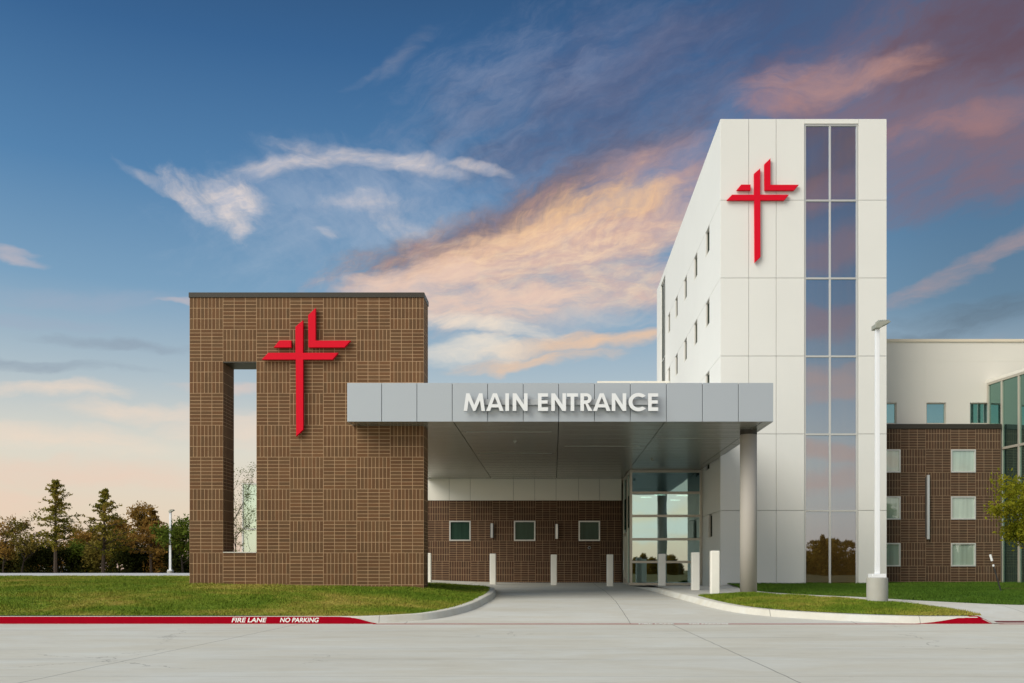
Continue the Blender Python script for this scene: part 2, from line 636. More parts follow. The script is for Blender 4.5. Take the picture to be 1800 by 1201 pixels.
def lawn_left_z(X, Y):
    pl = np.interp(Y, [22, 24, 27.3, 31, 38], [.165, .43, .845, .92, .965])
    pr = np.interp(Y, [22, 24, 27.3, 31, 37], [.165, .40, .74, .74, .70])
    w = smooth((-X - 3.0) / 8)
    prof = pr * (1 - w) + pl * w
    edge = gz(X, Y) + kerb_h_left(X, Y)
    d = poly_dist(X, Y, kl)
    d = np.minimum(d, np.where(X < -4.5, 99, d))
    k = smooth((d - .15) / 2.2)
    k = np.where(X < -5.2, np.maximum(k, smooth((-5.2 - X) / 2)), k)
    return edge * (1 - k) + prof * k - .01


def walk_z(X, Y):
    rampf = np.clip((X - 9.40) / .34, 0, 1) * np.clip((24.3 - Y) / 2.3, 0, 1)
    return gz(X, Y) + .14 * (1 - rampf) * np.clip((38.5 - Y) / 4, 0, 1) + .006


# terrain sheet to the horizon
def terrain():
    xs = sorted(set(list(np.linspace(-30, 40, 71)) + [-2500, -1200, -600, -300, -160, -90, -60, -45, 55, 80, 140, 300, 700, 1500, 2500]))
    ys = sorted(set(list(np.linspace(18, 64, 47)) + [-2500, -1200, -600, -300, -150, -80, -40, -26, 0, 80, 110, 150, 220, 400, 800, 1600, 2500]))
    xs, ys = np.array(xs, float), np.array(ys, float)
    XX, YY = np.meshgrid(xs, ys)
    Z = gz(XX, YY) - .14
    Z = np.where(YY < 22, np.where(YY < -25, -.02 + np.clip((-25 - YY) / 60, 0, 1) * .5, -.14), Z)
    v = np.stack([XX, YY, Z], -1).reshape(-1, 3)
    nx, ny = len(xs), len(ys)
    f = [(j * nx + i, j * nx + i + 1, (j + 1) * nx + i + 1, (j + 1) * nx + i) for j in range(ny - 1) for i in range(nx - 1)]
    me = bpy.data.meshes.new('ground')
    me.from_pydata(v.tolist(), [], f)
    me.materials.append(M['field'])
    o = bpy.data.objects.new('ground', me)
    COL.objects.link(o)
    struct(o)


terrain()
sheet('street', [(-300, -24), (300, -24), (300, YK), (-300, YK)], lambda X, Y: X * 0, M['road'], 5, (-40, 40))
drive_outline = [(-5.2, YK)] + [(9.75, YK), (9.75, 23.2), (5.9, 24.5), (4.4, 30), (4.2, 43.05), (-11, 43.05), (-16.5, 46), (-16.5, 50), (-60, 50), (-60, 37.9), (-8, 37.5), (-4.3, 36.3), (-3.4, 33), (-3.2, 25)]
sheet('driveway', drive_outline, lambda X, Y: gz(X, Y) + .004, M['drive'], .6, (-20, 12))
sheet('far_car_park', [(-90, 50.01), (-16.5, 50.01), (-22, 60), (-24, 88), (-90, 88)], lambda X, Y: gz(X, Y) + .004, M['asphalt_far'], 4)

# left lawn
lawn_l = [(-80, YK + .17)] + [(-5.2, YK + .17)]
inner = []
for k, (x, y) in enumerate(kl):
    a = kl[max(k - 1, 0)]
    b = kl[min(k + 1, len(kl) - 1)]
    tx, ty = b[0] - a[0], b[1] - a[1]
    L = math.hypot(tx, ty)
    inner.append((x - ty / L * .2, y + tx / L * .2))
lawn_l = [(-80, YK + .2)] + inner + [(-80, 38.0)]
sheet('lawn', lawn_l, lawn_left_z, M['turf'], .5, (-28, 0))

# paths on the right
right_lawn = [(6.1, 34.9), (5.92, 31.5), (6.3, 29.4), (7.2, 28.0), (8.5, 26.75), (10, 25.6), (11.6, 24.75), (14, 24.5), (40, 24.5), (40, 36.45), (11.75, 36.45), (11.75, 34.95)]
right_lawn_s = catmull(right_lawn[1:8], 5)
right_lawn = [right_lawn[0]] + right_lawn_s + right_lawn[8:]
kr_in = []
for k, (x, y) in enumerate(kr):
    a, b = kr[max(k - 1, 0)], kr[min(k + 1, len(kr) - 1)]
    tx, ty = b[0] - a[0], b[1] - a[1]
    L = math.hypot(tx, ty)
    kr_in.append((x - ty / L * .24, y + tx / L * .24))
walk_outline = [q for q in kr_in if q[0] < 9.7] + [(9.69, YK + .235), (9.72, YK + .003), (60, YK + .003), (60, 24.6), (14, 24.9), (9.5, 28.5), (7.5, 34.9), (5.86, 34.9), (5.86, 43.05), (3.0, 43.05)]
sheet('footpath', walk_outline, walk_z, M['walk'], .5, (2, 16))
isl_top = catmull([(4.55, 27.75), (5.35, 28.25), (6.65, 27.15), (8.1, 25.85), (8.95, 24.9), (9.4, 23.6), (9.62, 22.35)], 6)
isl = []
for k, (x, y) in enumerate(kr):
    if y > 27.6:
        continue
    a, b = kr[max(k - 1, 0)], kr[min(k + 1, len(kr) - 1)]
    tx, ty = b[0] - a[0], b[1] - a[1]
    L = math.hypot(tx, ty)
    nx_, ny_ = -ty / L, tx / L
    px_, py_ = x + nx_ * .28, y + ny_ * .28
    if px_ < 9.6:
        isl.append((px_, py_))
island = isl + isl_top[::-1]
def island_z(X, Y):
    return walk_z(np.minimum(X, 9.4), Y) + .012 + .05 * smooth(poly_dist(X, Y, island + [island[0]]) / .6)
sheet('lawn', island, island_z, M['turf'], .4)
def right_lawn_z(X, Y):
    return gz(X, Y) + .14 + .012 + .04 * smooth(poly_dist(X, Y, right_lawn_s) / 1.0)
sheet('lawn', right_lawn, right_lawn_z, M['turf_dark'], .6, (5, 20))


def kerb(name, path, hfn, mat, width=.2, batter=.05):
    mb = MB()
    rings = []
    for k, (x, y) in enumerate(path):
        a, b = path[max(k - 1, 0)], path[min(k + 1, len(path) - 1)]
        tx, ty = b[0] - a[0], b[1] - a[1]
        L = math.hypot(tx, ty)
        nx_, ny_ = -ty / L, tx / L
        g0 = float(gz(x, y))
        h = float(hfn(x, y))
        prof = [(0, -.1), (0, .002), (batter * .7, h - .035), (batter * .85, h - .012), (batter * 1.3, h), (width, h), (width, -.1)]
        rings.append([(x + nx_ * o_, y + ny_ * o_, g0 + zz) for o_, zz in prof])
    n = len(rings[0])
    vs = [p for r in rings for p in r]
    fs = [(k * n + i, (k + 1) * n + i, (k + 1) * n + i + 1, k * n + i + 1) for k in range(len(rings) - 1) for i in range(n - 1)]
    fs += [tuple(range(n)), tuple(len(vs) - n + i for i in reversed(range(n)))]
    mb.add(vs, fs)
    o = mb.build(name, mat)
    return struct(o)


kerb_l = kerb('kerb', kerb_left_path, kerb_h_left, M['kerb'], .24, .06)
def kerb_h_right(X, Y):
    h = np.interp(Y, [22, 30, 34, 37], [.16, .15, .10, .02])
    return np.where(X > 9.45, np.interp(X, [9.45, 9.75], [.16, .012]), h)
kerb_r = kerb('kerb', kr, kerb_h_right, M['kerb'], .30, .08)

# red paint on the kerb faces (a skin 3 mm proud of the concrete)
def red_skin(parent, xs_h, name='red_paint', xoff=0.06):
    mb = MB()
    vs = []
    for x, h in xs_h:
        b = .06
        zt = max(h, .008)
        q = min(zt / .13, 1.0)
        vs += [(x, YK - .004, .003), (x, YK + b * .7 * q - .004, min(zt, .13)), (x, YK + b * .85 * max(q, .3) - .003, zt)]
    fs = []
    for k in range(len(xs_h) - 1):
        for i in range(2):
            fs.append((k * 3 + i, (k + 1) * 3 + i, (k + 1) * 3 + i + 1, k * 3 + i + 1))
    mb.add(vs, fs)
    return mb.build(name, M['redpaint'], parent)


red_skin(kerb_l, [(-80, .158), (-30, .158), (-10, .158), (-5.2, .158), (-4.75, .157), (-4.5, .145), (-4.3, .11), (-4.15, .07), (-4.02, .035), (-3.9, .012)])
# nose of the right kerb: painted, falls to the ramp
mb = MB()
part = [(8.0, .006), (8.2, .018), (8.4, .038), (8.6, .066), (8.8, .098), (8.95, .124)]
vs = []
for x, h in part:
    vs += [(x, YK - .006, .003), (x, YK + .056 * h / .125 - .007, h)]
mb.add(vs, [(k * 2, (k + 1) * 2, (k + 1) * 2 + 1, k * 2 + 1) for k in range(len(part) - 1)])
vs = []
full = [8.95, 9.1, 9.3, 9.45, 9.55, 9.65, 9.75, 9.80]
for k, x in enumerate(full):
    h = float(kerb_h_right(x, YK))
    ht = .124 + (h + .006 - .124) * min(1, k / 2)
    vs += [(x, YK - .006, .003), (x, YK + .056 - .007, max(h - .036, .004) + .001), (x, YK + .1, min(ht, h + .006)), (x, YK + .1 + .22 * min(1, k / 2), min(ht, h + .006))]
mb.add(vs, [(k * 4 + i_, (k + 1) * 4 + i_, (k + 1) * 4 + i_ + 1, k * 4 + i_ + 1) for k in range(len(full) - 1) for i_ in range(3)])
mb.build('red_paint', M['redpaint'], kerb_r)

# red line across the mouth of the drive and onwards
mb = MB()
mb.box(-3.95, 8.06, YK - .17, YK - .01, .001, .006)
mb.box(9.82, 60, YK - .15, YK - .01, .001, .006)
struct(mb.build('road_marking', M['redpaint']))
mb = MB()
mb.box(9.86, 13.5, YK + .12, YK + .75, .012, .05)
struct(mb.build('tactile_paving', M['tactile']))


def text_mesh(name, body, size, mat, shear=0, ext=.002, offset=.0, spacing=1.0):
    cu = bpy.data.curves.new(name, 'FONT')
    cu.body = body
    cu.size = size
    cu.shear = shear
    cu.extrude = ext
    cu.offset = offset
    cu.space_character = spacing
    to = bpy.data.objects.new(name, cu)
    COL.objects.link(to)
    dg = bpy.context.evaluated_depsgraph_get()
    me = bpy.data.meshes.new_from_object(to.evaluated_get(dg))
    bpy.data.objects.remove(to)
    bpy.data.curves.remove(cu)
    co = np.array([v.co for v in me.vertices])
    me.materials.clear()
    me.materials.append(mat)
    o = bpy.data.objects.new(name, me)
    COL.objects.link(o)
    return o, co


def fit_text(parent, body, x0, x1, zlo, zhi, flat=False, y=None, mat=None):
    o, co = text_mesh('lettering', body, .12, mat or M['whitepaint'], .15, .0015, .0022)
    lo, hi = co.min(0), co.max(0)
    sx = (x1 - x0) / (hi[0] - lo[0])
    sy = (zhi - zlo) / (hi[1] - lo[1])
    o.parent = parent
    for v in o.data.vertices:
        a, b, c = v.co
        X = x0 + (a - lo[0]) * sx
        Zq = zlo + (b - lo[1]) * sy
        if flat:
            v.co = (X, Zq, .0085 + c)
        else:
            q = min(Zq / .13, 1)
            v.co = (X, YK + .042 * q - .0075 - c, Zq)
    return o


fit_text(kerb_l, 'FIRE LANE', PX(407, YK), PX(468, YK), .035, .135)
fit_text(kerb_l, 'NO PARKING', PX(492, YK), PX(560, YK), .035, .135)
rm = bpy.data.objects['road_marking']
fit_text(rm, 'FIRE LANE', PX(1121, YK), PX(1184, YK), YK - .25, YK - .0, True)
fit_text(rm, 'NO PARKING', PX(1210, YK), PX(1278, YK), YK - .25, YK - .0, True)


# ------------------------------------------------------------------ grass blades
def blades(name, poly, zfn, dens, hmin, hmax, mat, box, avoid=(), label=None, edge=None):
    x0, x1, y0, y1 = box
    n = int((x1 - x0) * (y1 - y0) * dens)
    X = rs.uniform(x0, x1, n)
    Y = rs.uniform(y0, y1, n)
    k = in_poly(X, Y, poly)
    for ax0, ax1, ay0, ay1 in avoid:
        k &= ~((X > ax0) & (X < ax1) & (Y > ay0) & (Y < ay1))
    X, Y = X[k], Y[k]
    n = len(X)
    Z = zfn(X, Y) - .006
    a = rs.uniform(0, math.pi, n)
    w = rs.uniform(.006, .013, n)
    h = rs.uniform(hmin, hmax, n) * (.75 + .5 * np.sin(X * 1.7 + np.sin(Y * 1.3) * 2) ** 2)
    lx, ly = rs.normal(0, .022, n), rs.normal(0, .022, n)
    v = np.empty((n, 3, 3))
    v[:, 0] = np.stack([X - np.cos(a) * w, Y - np.sin(a) * w, Z], -1)
    v[:, 1] = np.stack([X + np.cos(a) * w, Y + np.sin(a) * w, Z], -1)
    v[:, 2] = np.stack([X + lx, Y + ly, Z + h], -1)
    me = bpy.data.meshes.new(name)
    me.vertices.add(n * 3)
    me.vertices.foreach_set('co', v.ravel())
    me.loops.add(n * 3)
    me.loops.foreach_set('vertex_index', np.arange(n * 3, dtype=np.int32))
    me.polygons.add(n)
    me.polygons.foreach_set('loop_start', np.arange(0, n * 3, 3, dtype=np.int32))
    me.update(calc_edges=True)
    me.materials.append(mat)
    o = bpy.data.objects.new(name, me)
    COL.objects.link(o)
    return struct(o, 'stuff')


MON = (-9.97, -3.52, 27.2, 28.25)
blades('grass', lawn_l, lawn_left_z, 1500, .022, .060, M['turf'], (-17.5, -1.7, 22.1, 30), [MON])
blades('grass', lawn_l, lawn_left_z, 500, .03, .065, M['turf'], (-22, -1.7, 30, 38), [MON])
blades('grass', island, island_z, 2200, .022, .065, M['turf'], (4, 9.8, 22, 28.6), [])
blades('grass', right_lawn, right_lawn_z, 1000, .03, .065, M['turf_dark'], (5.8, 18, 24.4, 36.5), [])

# ------------------------------------------------------------------ brick monument
YM, YMB = 27.26, 28.19
MX0, MX1 = -9.95, -3.54
mon = thing('entrance_monument', ((MX0 + MX1) / 2, (YM + YMB) / 2, .6), 'freestanding brown brick entrance wall with a tall open slot', 'brick wall')
ML = tuple(mon.location)
mb = MB()
cw = .9157
mb.panel((0, YM, 0), (1, 0, 0), (0, 0, 1), (0, -1, 0), MX0, MX1, .3, 8.65, [(MX0 + cw, MX0 + 2 * cw, .789 + .874, .789 + 7 * .874)], YMB - YM)
mb.build('wall', M['brick_mon'], mon, ML)
mb = MB()
mb.box(MX0 - .02, MX1 + .02, YM - .025, YMB + .025, 8.651, 8.79)
mb.build('coping', M['coping'], mon, ML, .008)
mb = MB()
mb.box(MX0 + cw + .002, MX0 + 2 * cw - .002, YM - .012, YMB + .012, 1.664, 1.69)
mb.build('sill', M['kerb'], mon, ML)
mb = MB()
mb.box(MX0 + cw + .002, MX0 + 2 * cw - .002, YM + .01, YMB - .01, 6.87, 6.906)
mb.build('lintel', M['coping'], mon, ML)

# ------------------------------------------------------------------ red emblem (three pieces)
main = [(775, 285), (827, 240), (827, 464), (1070, 464), (1030, 511), (828, 511), (829, 992), (780, 1040), (777, 511), (542, 511), (588, 464), (775, 464)]
small = [(625, 427), (665, 378), (745, 378), (745, 427)]
ell = [(862, 205), (914, 155), (914, 380), (1155, 380), (1112, 427), (864, 427)]


def emblem(name, fx, fz, Y, label):
    """fx, fz turn outline units into world X and Z; Y is the wall face"""
    t = thing(name, (fx(800), Y, fz(511)), label, 'cross sign')
    L = tuple(t.location)
    for nm, poly in (('cross_bar', main), ('short_bar', small), ('corner_bracket', ell)):
        mb = MB()
        mb.prism([(fx(a), fz(b)) for a, b in poly], Y - .13, Y - .03)
        o = mb.build(nm, M['red'], t, L, .006)
    for a, b in ((801, 330), (801, 900), (640, 488), (980, 488), (700, 403), (889, 260), (1050, 403)):
        mb = MB()
        mb.tube((fx(a), Y - .035, fz(b)), (fx(a), Y + .01, fz(b)), .02, .02, 8)
        mb.build('standoff', M['raceway'], t, L)
    return t


ym_front = YM - .1
emblem('cross_emblem', lambda a: PX(320 + a / 3.913 + 1.0, YM - .14), lambda b: PZ(500 + b / 3.913 + 1.5, YM - .14), YM, 'red layered cross emblem on the brown brick entrance wall')

# ------------------------------------------------------------------ canopy
YC = 26.48
CX0, CX1, CB, CT = -5.48, 5.865, 5.14, 6.17
YB = 43.1
can = thing('entrance_canopy', ((CX0 + CX1) / 2, YC, CB), 'long flat silver entrance canopy resting on brick wall and grey round column', 'canopy')
CL = tuple(can.location)
mb = MB()
mb.box(CX0 + .03, CX1 - .03, YC + .035, YB - .03, CB + .04, CT - .03)
mb.build('deck', M['dark'], can, CL)
mb = MB()
edges = [PX(q, YC) for q in (609.4, 671, 733, 795, 857.3, 919.8, 982.2, 1045.2, 1108, 1171.4, 1234.8, 1298, 1363.4)]
edges[0], edges[-1] = CX0, CX1
for a, b in zip(edges[:-1], edges[1:]):
    mb.box(a + .007, b - .007, YC, YC + .032, CB, CT)
k = YC + .05
while k < YB - 1.0:
    mb.box(CX0, CX0 + .028, k, k + .94, CB, CT)
    mb.box(CX1 - .028, CX1, k, min(k + .94, 34.95), CB, CT) if k < 34 else None
    k += .95
mb.build('fascia', M['alu_panel'], can, CL, .006)
mb = MB()
mb.box(CX0 + .03, CX1 - .03, YC + .034, YB - .04, CT - .028, CT - .01)
mb.build('roof', M['white_panel'], can, CL)
# soffit boards in bays
secs = [CX0 + .03, -5.27, PX(796.7, YC), PX(982, YC), PX(1169.2, YC), 5.57, CX1 - .03]
mb = MB()
for a, b in zip(secs[:-1], secs[1:]):
    y = YC + .035
    i = 0
    wide = (b - a) < .5
    while y < YB - .05:
        w = .305 if not wide else 2.4
        y1 = min(y + w, YB - .03)
        z = CB + .003 * math.sin(i * 2.1 + a)
        mb.box(a + .011, b - .011, y + .003, y1 - .003, z + .0005, CB + .035)
        y = y1
        i += 1
mb.build('soffit', M['soffit'], can, CL)
for (xa, xb, py) in ((820, 970, 759.5), (842, 970, 797), (992, 1125, 784.5), (1155, 1296, 770.5)):
    Y = (CB - CZ) * F / (VY - py)
    mb = MB()
    mb.box(PX(xa, Y), PX(xb, Y), Y - .03, Y + .03, CB - .008, CB + .002)
    mb.build('light_slot', M['slot'], can, CL)
for px, py in ((1146, 807), (905, 775)):
    Y = (CB - CZ) * F / (VY - py)
    mb = MB()
    mb.tube((PX(px, Y), Y, CB + .01), (PX(px, Y), Y, CB - .03), .05, .05, 10)
    mb.tube((PX(px, Y), Y, CB - .03), (PX(px, Y), Y, CB - .07), .02, .025, 8)
    mb.build('sprinkler', M['slot'], can, CL)
# column
cxm, cym = PX(1316, 28.1), 28.13
mb = MB()
mb.tube((cxm, cym, .2), (cxm, cym, CB + .01), .237, .237, 48)
o = mb.build('column', M['column'], can, CL)
for p in o.data.polygons:
    p.use_smooth = len(p.vertices) == 4
mb = MB()
mb.tube((cxm, cym, CB - .13), (cxm, cym, CB - .001), .24, .24, 48)
mb.build('column_reflection', M['coping'], can, CL)  # dark ring stands in for the column's reflection in the glossy soffit

# ------------------------------------------------------------------ MAIN ENTRANCE sign
def glyph(ch, w, h=1.0, s=.2):
    if ch == 'I':
        return [[(0, 0), (w, 0), (w, h), (0, h)]]
    if ch == 'M':
        return [[(0, 0), (s * .98, 0), (w * .235, h * .60), (w * .5 - s * .30, 0), (w * .5 + s * .30, 0), (w * .765, h * .60), (w - s * .98, 0), (w, 0), (w - w * .115, h), (w - w * .115 - s * .95, h), (w * .5, h * .34), (w * .115 + s * .95, h), (w * .115, h)]]
    if ch == 'N':
        return [[(0, 0), (s, 0), (s, h * .64), (w - s, 0), (w, 0), (w, h), (w - s, h), (w - s, h * .36), (s, h), (0, h)]]
    if ch == 'E':
        return [[(0, 0), (w, 0), (w, s), (s, s), (s, h * .5 - s * .42), (w * .96, h * .5 - s * .42), (w * .96, h * .5 + s * .5), (s, h * .5 + s * .5), (s, h - s * .95), (w, h - s * .95), (w, h), (0, h)]]
    if ch == 'T':
        return [[(w / 2 - s / 2, 0), (w / 2 + s / 2, 0), (w / 2 + s / 2, h - s * .95), (w, h - s * .95), (w, h), (0, h), (0, h - s * .95), (w / 2 - s / 2, h - s * .95)]]
    if ch == 'A':
        m = w / 2
        q = s * 1.08
        k = (m - s * .55) / h
        return [[(0, 0), (q, 0), (q + .2 * (m - q) / (h - s * .9) * h * 1.05, h * .2), (w - q - .2 * (m - q) / (h - s * .9) * h * 1.05, h * .2), (w - q, 0), (w, 0), (m + s * .55, h), (m - s * .55, h)],
                [(q + .40 * (m - q), h * .38), (w - q - .40 * (m - q), h * .38), (m, h * .80)]]
    if ch == 'R':
        r = h * .29
        cx, cy = w * .52, h - r
        out = [(0, 0), (s, 0), (s, h * .40), (s + w * .12, h * .40), (w - s * 1.2, 0), (w + s * .05, 0), (w * .60, h * .425)]
        out += [(cx + (w * .94 - cx) * math.cos(t), cy + r * math.sin(t)) for t in [(-math.pi / 2 * .75) + i * (math.pi / 2 * 1.75) / 12 for i in range(13)]]
        out += [(0, h)]
        ri = r - s * .86
        hole = [(s, cy - ri), (cx, cy - ri)] + [(cx + (w * .94 - cx - s) * math.cos(t), cy + ri * math.sin(t)) for t in [-math.pi / 2 + (i + 1) * math.pi / 10 for i in range(9)]] + [(cx, cy + ri), (s, cy + ri)]
        return [out, hole]
    if ch == 'C':
        r = h / 2 + .02
        cx = r
        a0, a1 = R(42), R(318)
        n = 26
        o_ = [(cx + r * math.cos(a0 + (a1 - a0) * i / n), h / 2 + r * math.sin(a0 + (a1 - a0) * i / n)) for i in range(n + 1)]
        b0, b1 = R(52), R(308)
        i_ = [(cx + (r - s) * math.cos(b1 - (b1 - b0) * i / n), h / 2 + (r - s) * math.sin(b1 - (b1 - b0) * i / n)) for i in range(n + 1)]
        return [o_ + i_]


def curve_mesh(name, loops, ext):
    cu = bpy.data.curves.new(name, 'CURVE')
    cu.dimensions = '2D'
    cu.fill_mode = 'BOTH'
    cu.extrude = ext
    for lp in loops:
        sp = cu.splines.new('POLY')
        sp.points.add(len(lp) - 1)
        for p, (x, y) in zip(sp.points, lp):
            p.co = (x, y, 0, 1)
        sp.use_cyclic_u = True
    to = bpy.data.objects.new(name, cu)
    COL.objects.link(to)
    dg = bpy.context.evaluated_depsgraph_get()
    me = bpy.data.meshes.new_from_object(to.evaluated_get(dg))
    bpy.data.objects.remove(to)
    bpy.data.curves.remove(cu)
    return me


YL = YC - .20
sgn = thing('entrance_sign', (PX(986, YC), YC - .1, CB), 'white raised MAIN ENTRANCE letters along the silver canopy edge', 'sign')
SL = Vector(sgn.location)
LET = [('M', 815, 852.5), ('A', 854.6, 885.3), ('I', 888.3, 894.8), ('N', 901.2, 927.4), ('E', 945.6, 963.4), ('N', 969, 995), ('T', 996.5, 1016), ('R', 1020.2, 1041.6), ('A', 1042.3, 1073.2), ('N', 1075.3, 1100.8), ('C', 1104.8, 1135.3), ('E', 1139.2, 1157)]
z0l, z1l = PZ(722.5, YL), PZ(691.5, YL)
hh = z1l - z0l
STK = .205
for ch, xa, xb in LET:
    X0, X1 = PX(xa, YL), PX(xb, YL)
    w = (X1 - X0) / hh
    loops = glyph(ch, w, 1.0, STK)
    xs_ = [p[0] for p in loops[0]]
    kx = w / (max(xs_) - min(xs_))
    loops = [[((x - min(xs_)) * kx * hh, y * hh) for x, y in lp] for lp in loops]
    me = curve_mesh('letter', loops, .05)
    me.materials.clear()
    me.materials.append(M['letter'])
    me.materials.append(M['letter_side'])
    for v in me.vertices:
        a, b, c = v.co
        v.co = Vector((X0 + a, YL + .05 - c, z0l + b)) - SL
    me.update()
    for p in me.polygons:
        p.material_index = 0 if abs(p.normal.y) > .7 else 1
    o = bpy.data.objects.new('letter', me)
    COL.objects.link(o)
    o.parent = sgn
mb = MB()
mb.box(PX(830, YC), PX(1150, YC), YC - .098, YC - .003, PZ(712.5, YC - .05), PZ(702.5, YC - .05))
mb.build('raceway', M['raceway'], sgn, SL, .006)


# ------------------------------------------------------------------ windows
def window(parent, base, O, U, W, u0, u1, v0, v1, fm, gm, fw=.05, depth=.08, cols=(), rows=(), proud=0.0, pd=.05, sill=False):
    """frame ring (a part) with its pane below it (a sub-part). O origin, U along the wall, W outward"""
    O, U, W = Vector(O), Vector(U), Vector(W)
    V = Vector((0, 0, 1))
    mb = MB()
    hs = []
    ue = [u0] + list(cols) + [u1]
    ve = [v0] + list(rows) + [v1]
    for i in range(len(ue) - 1):
        for j in range(len(ve) - 1):
            hs.append((ue[i] + (fw if i == 0 else fw / 2), ue[i + 1] - (fw if i == len(ue) - 2 else fw / 2),
                       ve[j] + (fw if j == 0 else fw / 2), ve[j + 1] - (fw if j == len(ve) - 2 else fw / 2)))
    mb.panel(O + W * proud, U, V, W, u0, u1, v0, v1, hs, depth)
    f = mb.build('window', fm, parent, base, .004)
    mp = MB()
    top = max(h[3] for h in hs)
    gl = gm if isinstance(gm, (list, tuple)) else [gm]
    for h in hs:
        mp.panel(O + W * (proud - pd), U, V, W, h[0] - .008, h[1] + .008, h[2] - .008, h[3] + .008, (), .012, len(gl) - 1 if h[3] > top - .01 else 0)
    mp.build('pane', gl, f, base)
    return f


# ------------------------------------------------------------------ tower
YT = 35.0
TX0, TX1 = PX(1266.3, YT), PX(1558.5, YT)
TZ0, TZ1 = .3, PZ(209, YT)
YTB = 56.4
tow = thing('white_tower', ((TX0 + TX1) / 2, (YT + YTB) / 2, .4), 'tall white panelled hospital tower with a full height glass strip', 'building')
TL = tuple(tow.location)
jz = [TZ0] + [PZ(q, YT) for q in (897.5, 763, 626, 488.8, 352)] + [TZ1 - .0]
gap = .0065
front_x = [TX0, PX(1316.3, YT), PX(1364.5, YT), PX(1413.8, YT)]
wx0, wx1, wz1 = PX(1413.8, YT), PX(1509, YT), PZ(217.5, YT)
wz0 = .62
mb = MB()
xs_all = front_x + [wx1, TX1]
T = .06
for i in range(len(xs_all) - 1):
    if abs(xs_all[i] - wx0) < 1e-6:
        continue
    for j in range(len(jz) - 1):
        a, b = xs_all[i], xs_all[i + 1]
        mb.box(a + (gap if i else .0), b - (gap if 0 < i < 2 or i == 0 or i == 1 else 0), YT, YT + T, jz[j] + gap, jz[j + 1] - gap)
mb.box(wx0, wx1, YT, YT + T, wz1, TZ1 - gap)
mb.box(wx0, wx1, YT, YT + T, .3, wz0)
# side face panels, floor by floor, with the window openings
sw = [(36.85, 37.75)]
wys = [(37.46, 38.42), (40.62, 41.55), (43.8, 44.72), (47.0, 47.93), (50.05, 50.95)]
slit = (52.25, 54.35)
rows_top = [jz[5], jz[4], jz[3], jz[2]]
holes_all = []
for zt in rows_top:
    for a, b in wys:
        holes_all.append((a, b, zt - gap - .95, zt - gap))
holes_all.append((36.8, 37.7, jz[1] - gap - .86, jz[1] - gap))
holes_all.append((slit[0], slit[1], 6.3, TZ1 - .35))
for j in range(len(jz) - 1):
    hs = []
    for h in holes_all:
        lo, hi = max(h[2], jz[j] + gap), min(h[3], jz[j + 1] - gap)
        if hi - lo > .01:
            hs.append((h[0], h[1], lo, hi))
    mb.panel((TX0 - .0, 0, 0), (0, 1, 0), (0, 0, 1), (-1, 0, 0), YT + T + .002, YTB, jz[j] + gap, jz[j + 1] - gap, hs, T)
mb.build('wall_panels', M['white_panel'], tow, TL, .006)
mb = MB()
# structure behind the joints, with the glazing recesses left open
mb.panel((0, YT + T + .01, 0), (1, 0, 0), (0, 0, 1), (0, -1, 0), TX0 + T + .02, TX1, TZ0, TZ1 - .02, [(wx0, wx1, wz0, wz1)], .25)
mb.panel((TX0 + T + .005, 0, 0), (0, 1, 0), (0, 0, 1), (-1, 0, 0), YT + T + .3, YTB, TZ0, TZ1 - .02, holes_all, .25)
mb.build('backing_wall', M['joint'], tow, TL)
mb = MB()
mb.box(TX1 - .25, TX1 - .001, YT + T + .3, YTB, TZ0, TZ1 - .02)
mb.box(TX0 + .35, TX1 - .26, YTB - .3, YTB, TZ0, TZ1 - .02)
mb.box(TX0 + .35, TX1 - .26, YT + .4, YTB - .31, TZ1 - .3, TZ1 - .05)
mb.build('rear_wall', M['white_panel'], tow, TL)
mb = MB()
mb.box(TX0 + .42, TX1 - .3, YT + .6, YTB - .4, TZ0 + .02, TZ1 - .4)
mb.build('core', M['dark'], tow, TL)
window(tow, TL, (0, YT, 0), (1, 0, 0), (0, -1, 0), wx0 + .004, wx1 - .004, wz0 + .002, wz1 - .002, M['frame'], M['glass_tower'], .065, .14, (PX(1459.6, YT),), [PZ(q, YT) for q in (898, 763.5, 626.3, 489, 352)], -.03, .045)
for (a, b, lo, hi) in holes_all[:-1]:
    window(tow, TL, (TX0, 0, 0), (0, 1, 0), (-1, 0, 0), a + .003, b - .003, lo + .003, hi - .003, M['frame_warm'], M['glass_side'], .03, .05, (), (), -.07, .015)
window(tow, TL, (TX0, 0, 0), (0, 1, 0), (-1, 0, 0), slit[0] + .003, slit[1] - .003, 6.31, TZ1 - .36, M['frame'], M['glass_side'], .05, .08, ((slit[0] + slit[1]) / 2,), (jz[3] - .4, jz[4] + 1.1), -.05, .03)

sc_t = 1.037 / (3.913 * 64.2)
emblem('cross_emblem', lambda a: PX(1324.8, YT) + (a - 777) * sc_t, lambda b: PZ(344.5, YT) - (b - 463) * sc_t, YT, 'red layered cross emblem high on the white tower front')

